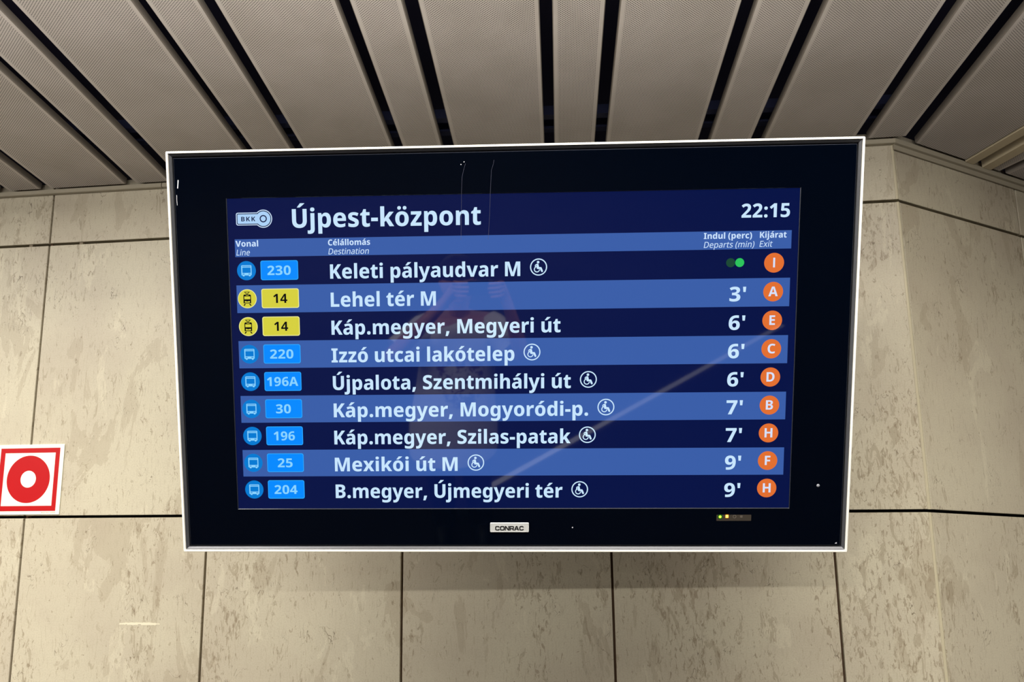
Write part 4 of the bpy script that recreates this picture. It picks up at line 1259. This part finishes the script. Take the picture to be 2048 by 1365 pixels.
arm((-.568, -.305, -.425), (-.735, -.150, -.53), (-.452, -.105, -.225), (-.388, -.098, -.150), -1)
arm((-.225, -.305, -.430), (-.095, -.160, -.555), (-.150, -.105, -.262), (-.182, -.098, -.160), 1)
skinned('body', J, EG, M_SKIN, person)
ball('hair', (-.384, -.322, -.165), (.092, .100, .088), M_HAIR, person, 24)
for ex in (-.414, -.354):
    ball('eye', (ex, -.212, -.200), (.013, .010, .010), mat('eye_white', srgb(60, 50, 46), 0.2), person, 12)
ball('mouth', (-.384, -.206, -.264), (.024, .008, .007), mat('lips', srgb(150, 84, 76), 0.5), person, 12)
# clothing
shirt = loft('t_shirt', [(-.392, -.302, -.385, .066, .062), (-.394, -.304, -.402, .105, .082), (-.396, -.304, -.420, .165, .100), (-.398, -.304, -.450, .198, .112), (-.402, -.300, -.52, .185, .132), (-.412, -.295, -.62, .188, .142), (-.428, -.285, -.74, .198, .146),
                        (-.444, -.275, -.86, .212, .152), (-.455, -.265, -.98, .228, .158), (-.462, -.262, -1.08, .232, .166), (-.466, -.260, -1.15, .232, .170)], M_SHIRT, person)
for sh, el in (((-.545, -.305, -.432), (-.715, -.165, -.522)), ((-.245, -.305, -.432), (-.120, -.180, -.545))):
    d = Vector(el) - Vector(sh)
    u_ = d.normalized().orthogonal().normalized()
    v_ = d.normalized().cross(u_)
    mb = MB()
    mb.rings([[tuple(Vector(sh) + d * f + (u_ * math.cos(t) + v_ * math.sin(t)) * r_ + Vector((0, 0, EYE))) for t in [2 * math.pi * i / 20 for i in range(20)]]
              for f, r_ in ((-.1, .058), (.1, .074), (.45, .074), (.82, .078))], closed=False)
    o = mb.build('sleeve', M_SHIRT, None, smooth=True)
    o.parent = shirt
for hx, s in ((-.545, -1), (-.355, 1)):
    loft('trouser_leg', [(hx + .01 * s, -.298, -.92, .112, .115), (hx, -.298, -1.02, .104, .112), (hx + .004 * s, -.286, -1.32, .080, .086), (hx + .008 * s, -.308, -1.60, .068, .074), (hx + .008 * s, -.308, -1.69, .066, .074)], M_TROUSER, person)
    mb = MB()
    lp_ = [(hx + .018 * s + .042 * math.cos(t), -.235 + .125 * math.sin(t)) for t in [2 * math.pi * i / 24 for i in range(24)]]
    sh_ = [[(x, y, 0.0) for x, y in lp_], [(x, y, 0.025) for x, y in lp_]]
    for k_, z_ in ((.92, .055), (.7, .085), (.4, .095)):
        sh_.append([(hx + .018 * s + (x - hx - .018 * s) * k_, -.262 + (y + .262) * k_, z_) for x, y in lp_])
    mb.rings(sh_, closed=False)
    mb.f.append(tuple(range(23, -1, -1)))
    mb.m.append(0)
    mb.f.append(tuple(range(96, 120)))
    mb.m.append(0)
    o = mb.build('shoe', M_SHOE, None, smooth=True)
    o.parent = person
    o.matrix_parent_inverse = person.matrix_world.inverted()

fm4 = Matrix.Translation((PH[0], PH[1], PH[2] + EYE))
phone = tag(empty('smartphone', fm4), 'dark smartphone held sideways in both hands of the mirrored person', 'phone')
mb = MB()
lp = lambda k, y: [(x, y, z) for x, z in rrect(-.075 + k, -.0365 + k, .075 - k, .0365 - k, .010 - k, 5)]
mb.rings([lp(.0012, -.0040), lp(0, -.0028), lp(0, .0028), lp(.0012, .0040)], closed=False)
k = len(mb.v) // 4
mb.f += [tuple(range(k)), tuple(range(4 * k - 1, 3 * k - 1, -1))]
mb.m += [0, 0]
mb.build('phone_body', mat('phone_glass_blue', srgb(34, 50, 74), 0.2, 0, 0.5), phone)
mb = MB()
lp = lambda k, y: [(x, y, z) for x, z in rrect(.040 + k, .001 + k, .070 - k, .032 - k, .006, 4)]
mb.rings([lp(0, .0040), lp(0, .0056), lp(.0006, .0062)], closed=False)
k = len(mb.v) // 3
mb.f.append(tuple(range(3 * k - 1, 2 * k - 1, -1)))
mb.m.append(0)
bump_ = mb.build('lens_island', mat('phone_island', srgb(44, 62, 88), 0.25), phone)
for lx, lz in ((.048, .024), (.048, .009), (.062, .0165)):
    mb = MB()
    mb.rings([[(lx + r_ * math.cos(t), y_, lz + r_ * math.sin(t)) for t in [2 * math.pi * i / 18 for i in range(18)]] for r_, y_ in ((.0062, .0060), (.0062, .0078), (.0050, .0080), (.0046, .0072), (.0004, .0070))], closed=False)
    mb.build('lens', mat('lens_glass', srgb(8, 8, 12), 0.05), bump_)
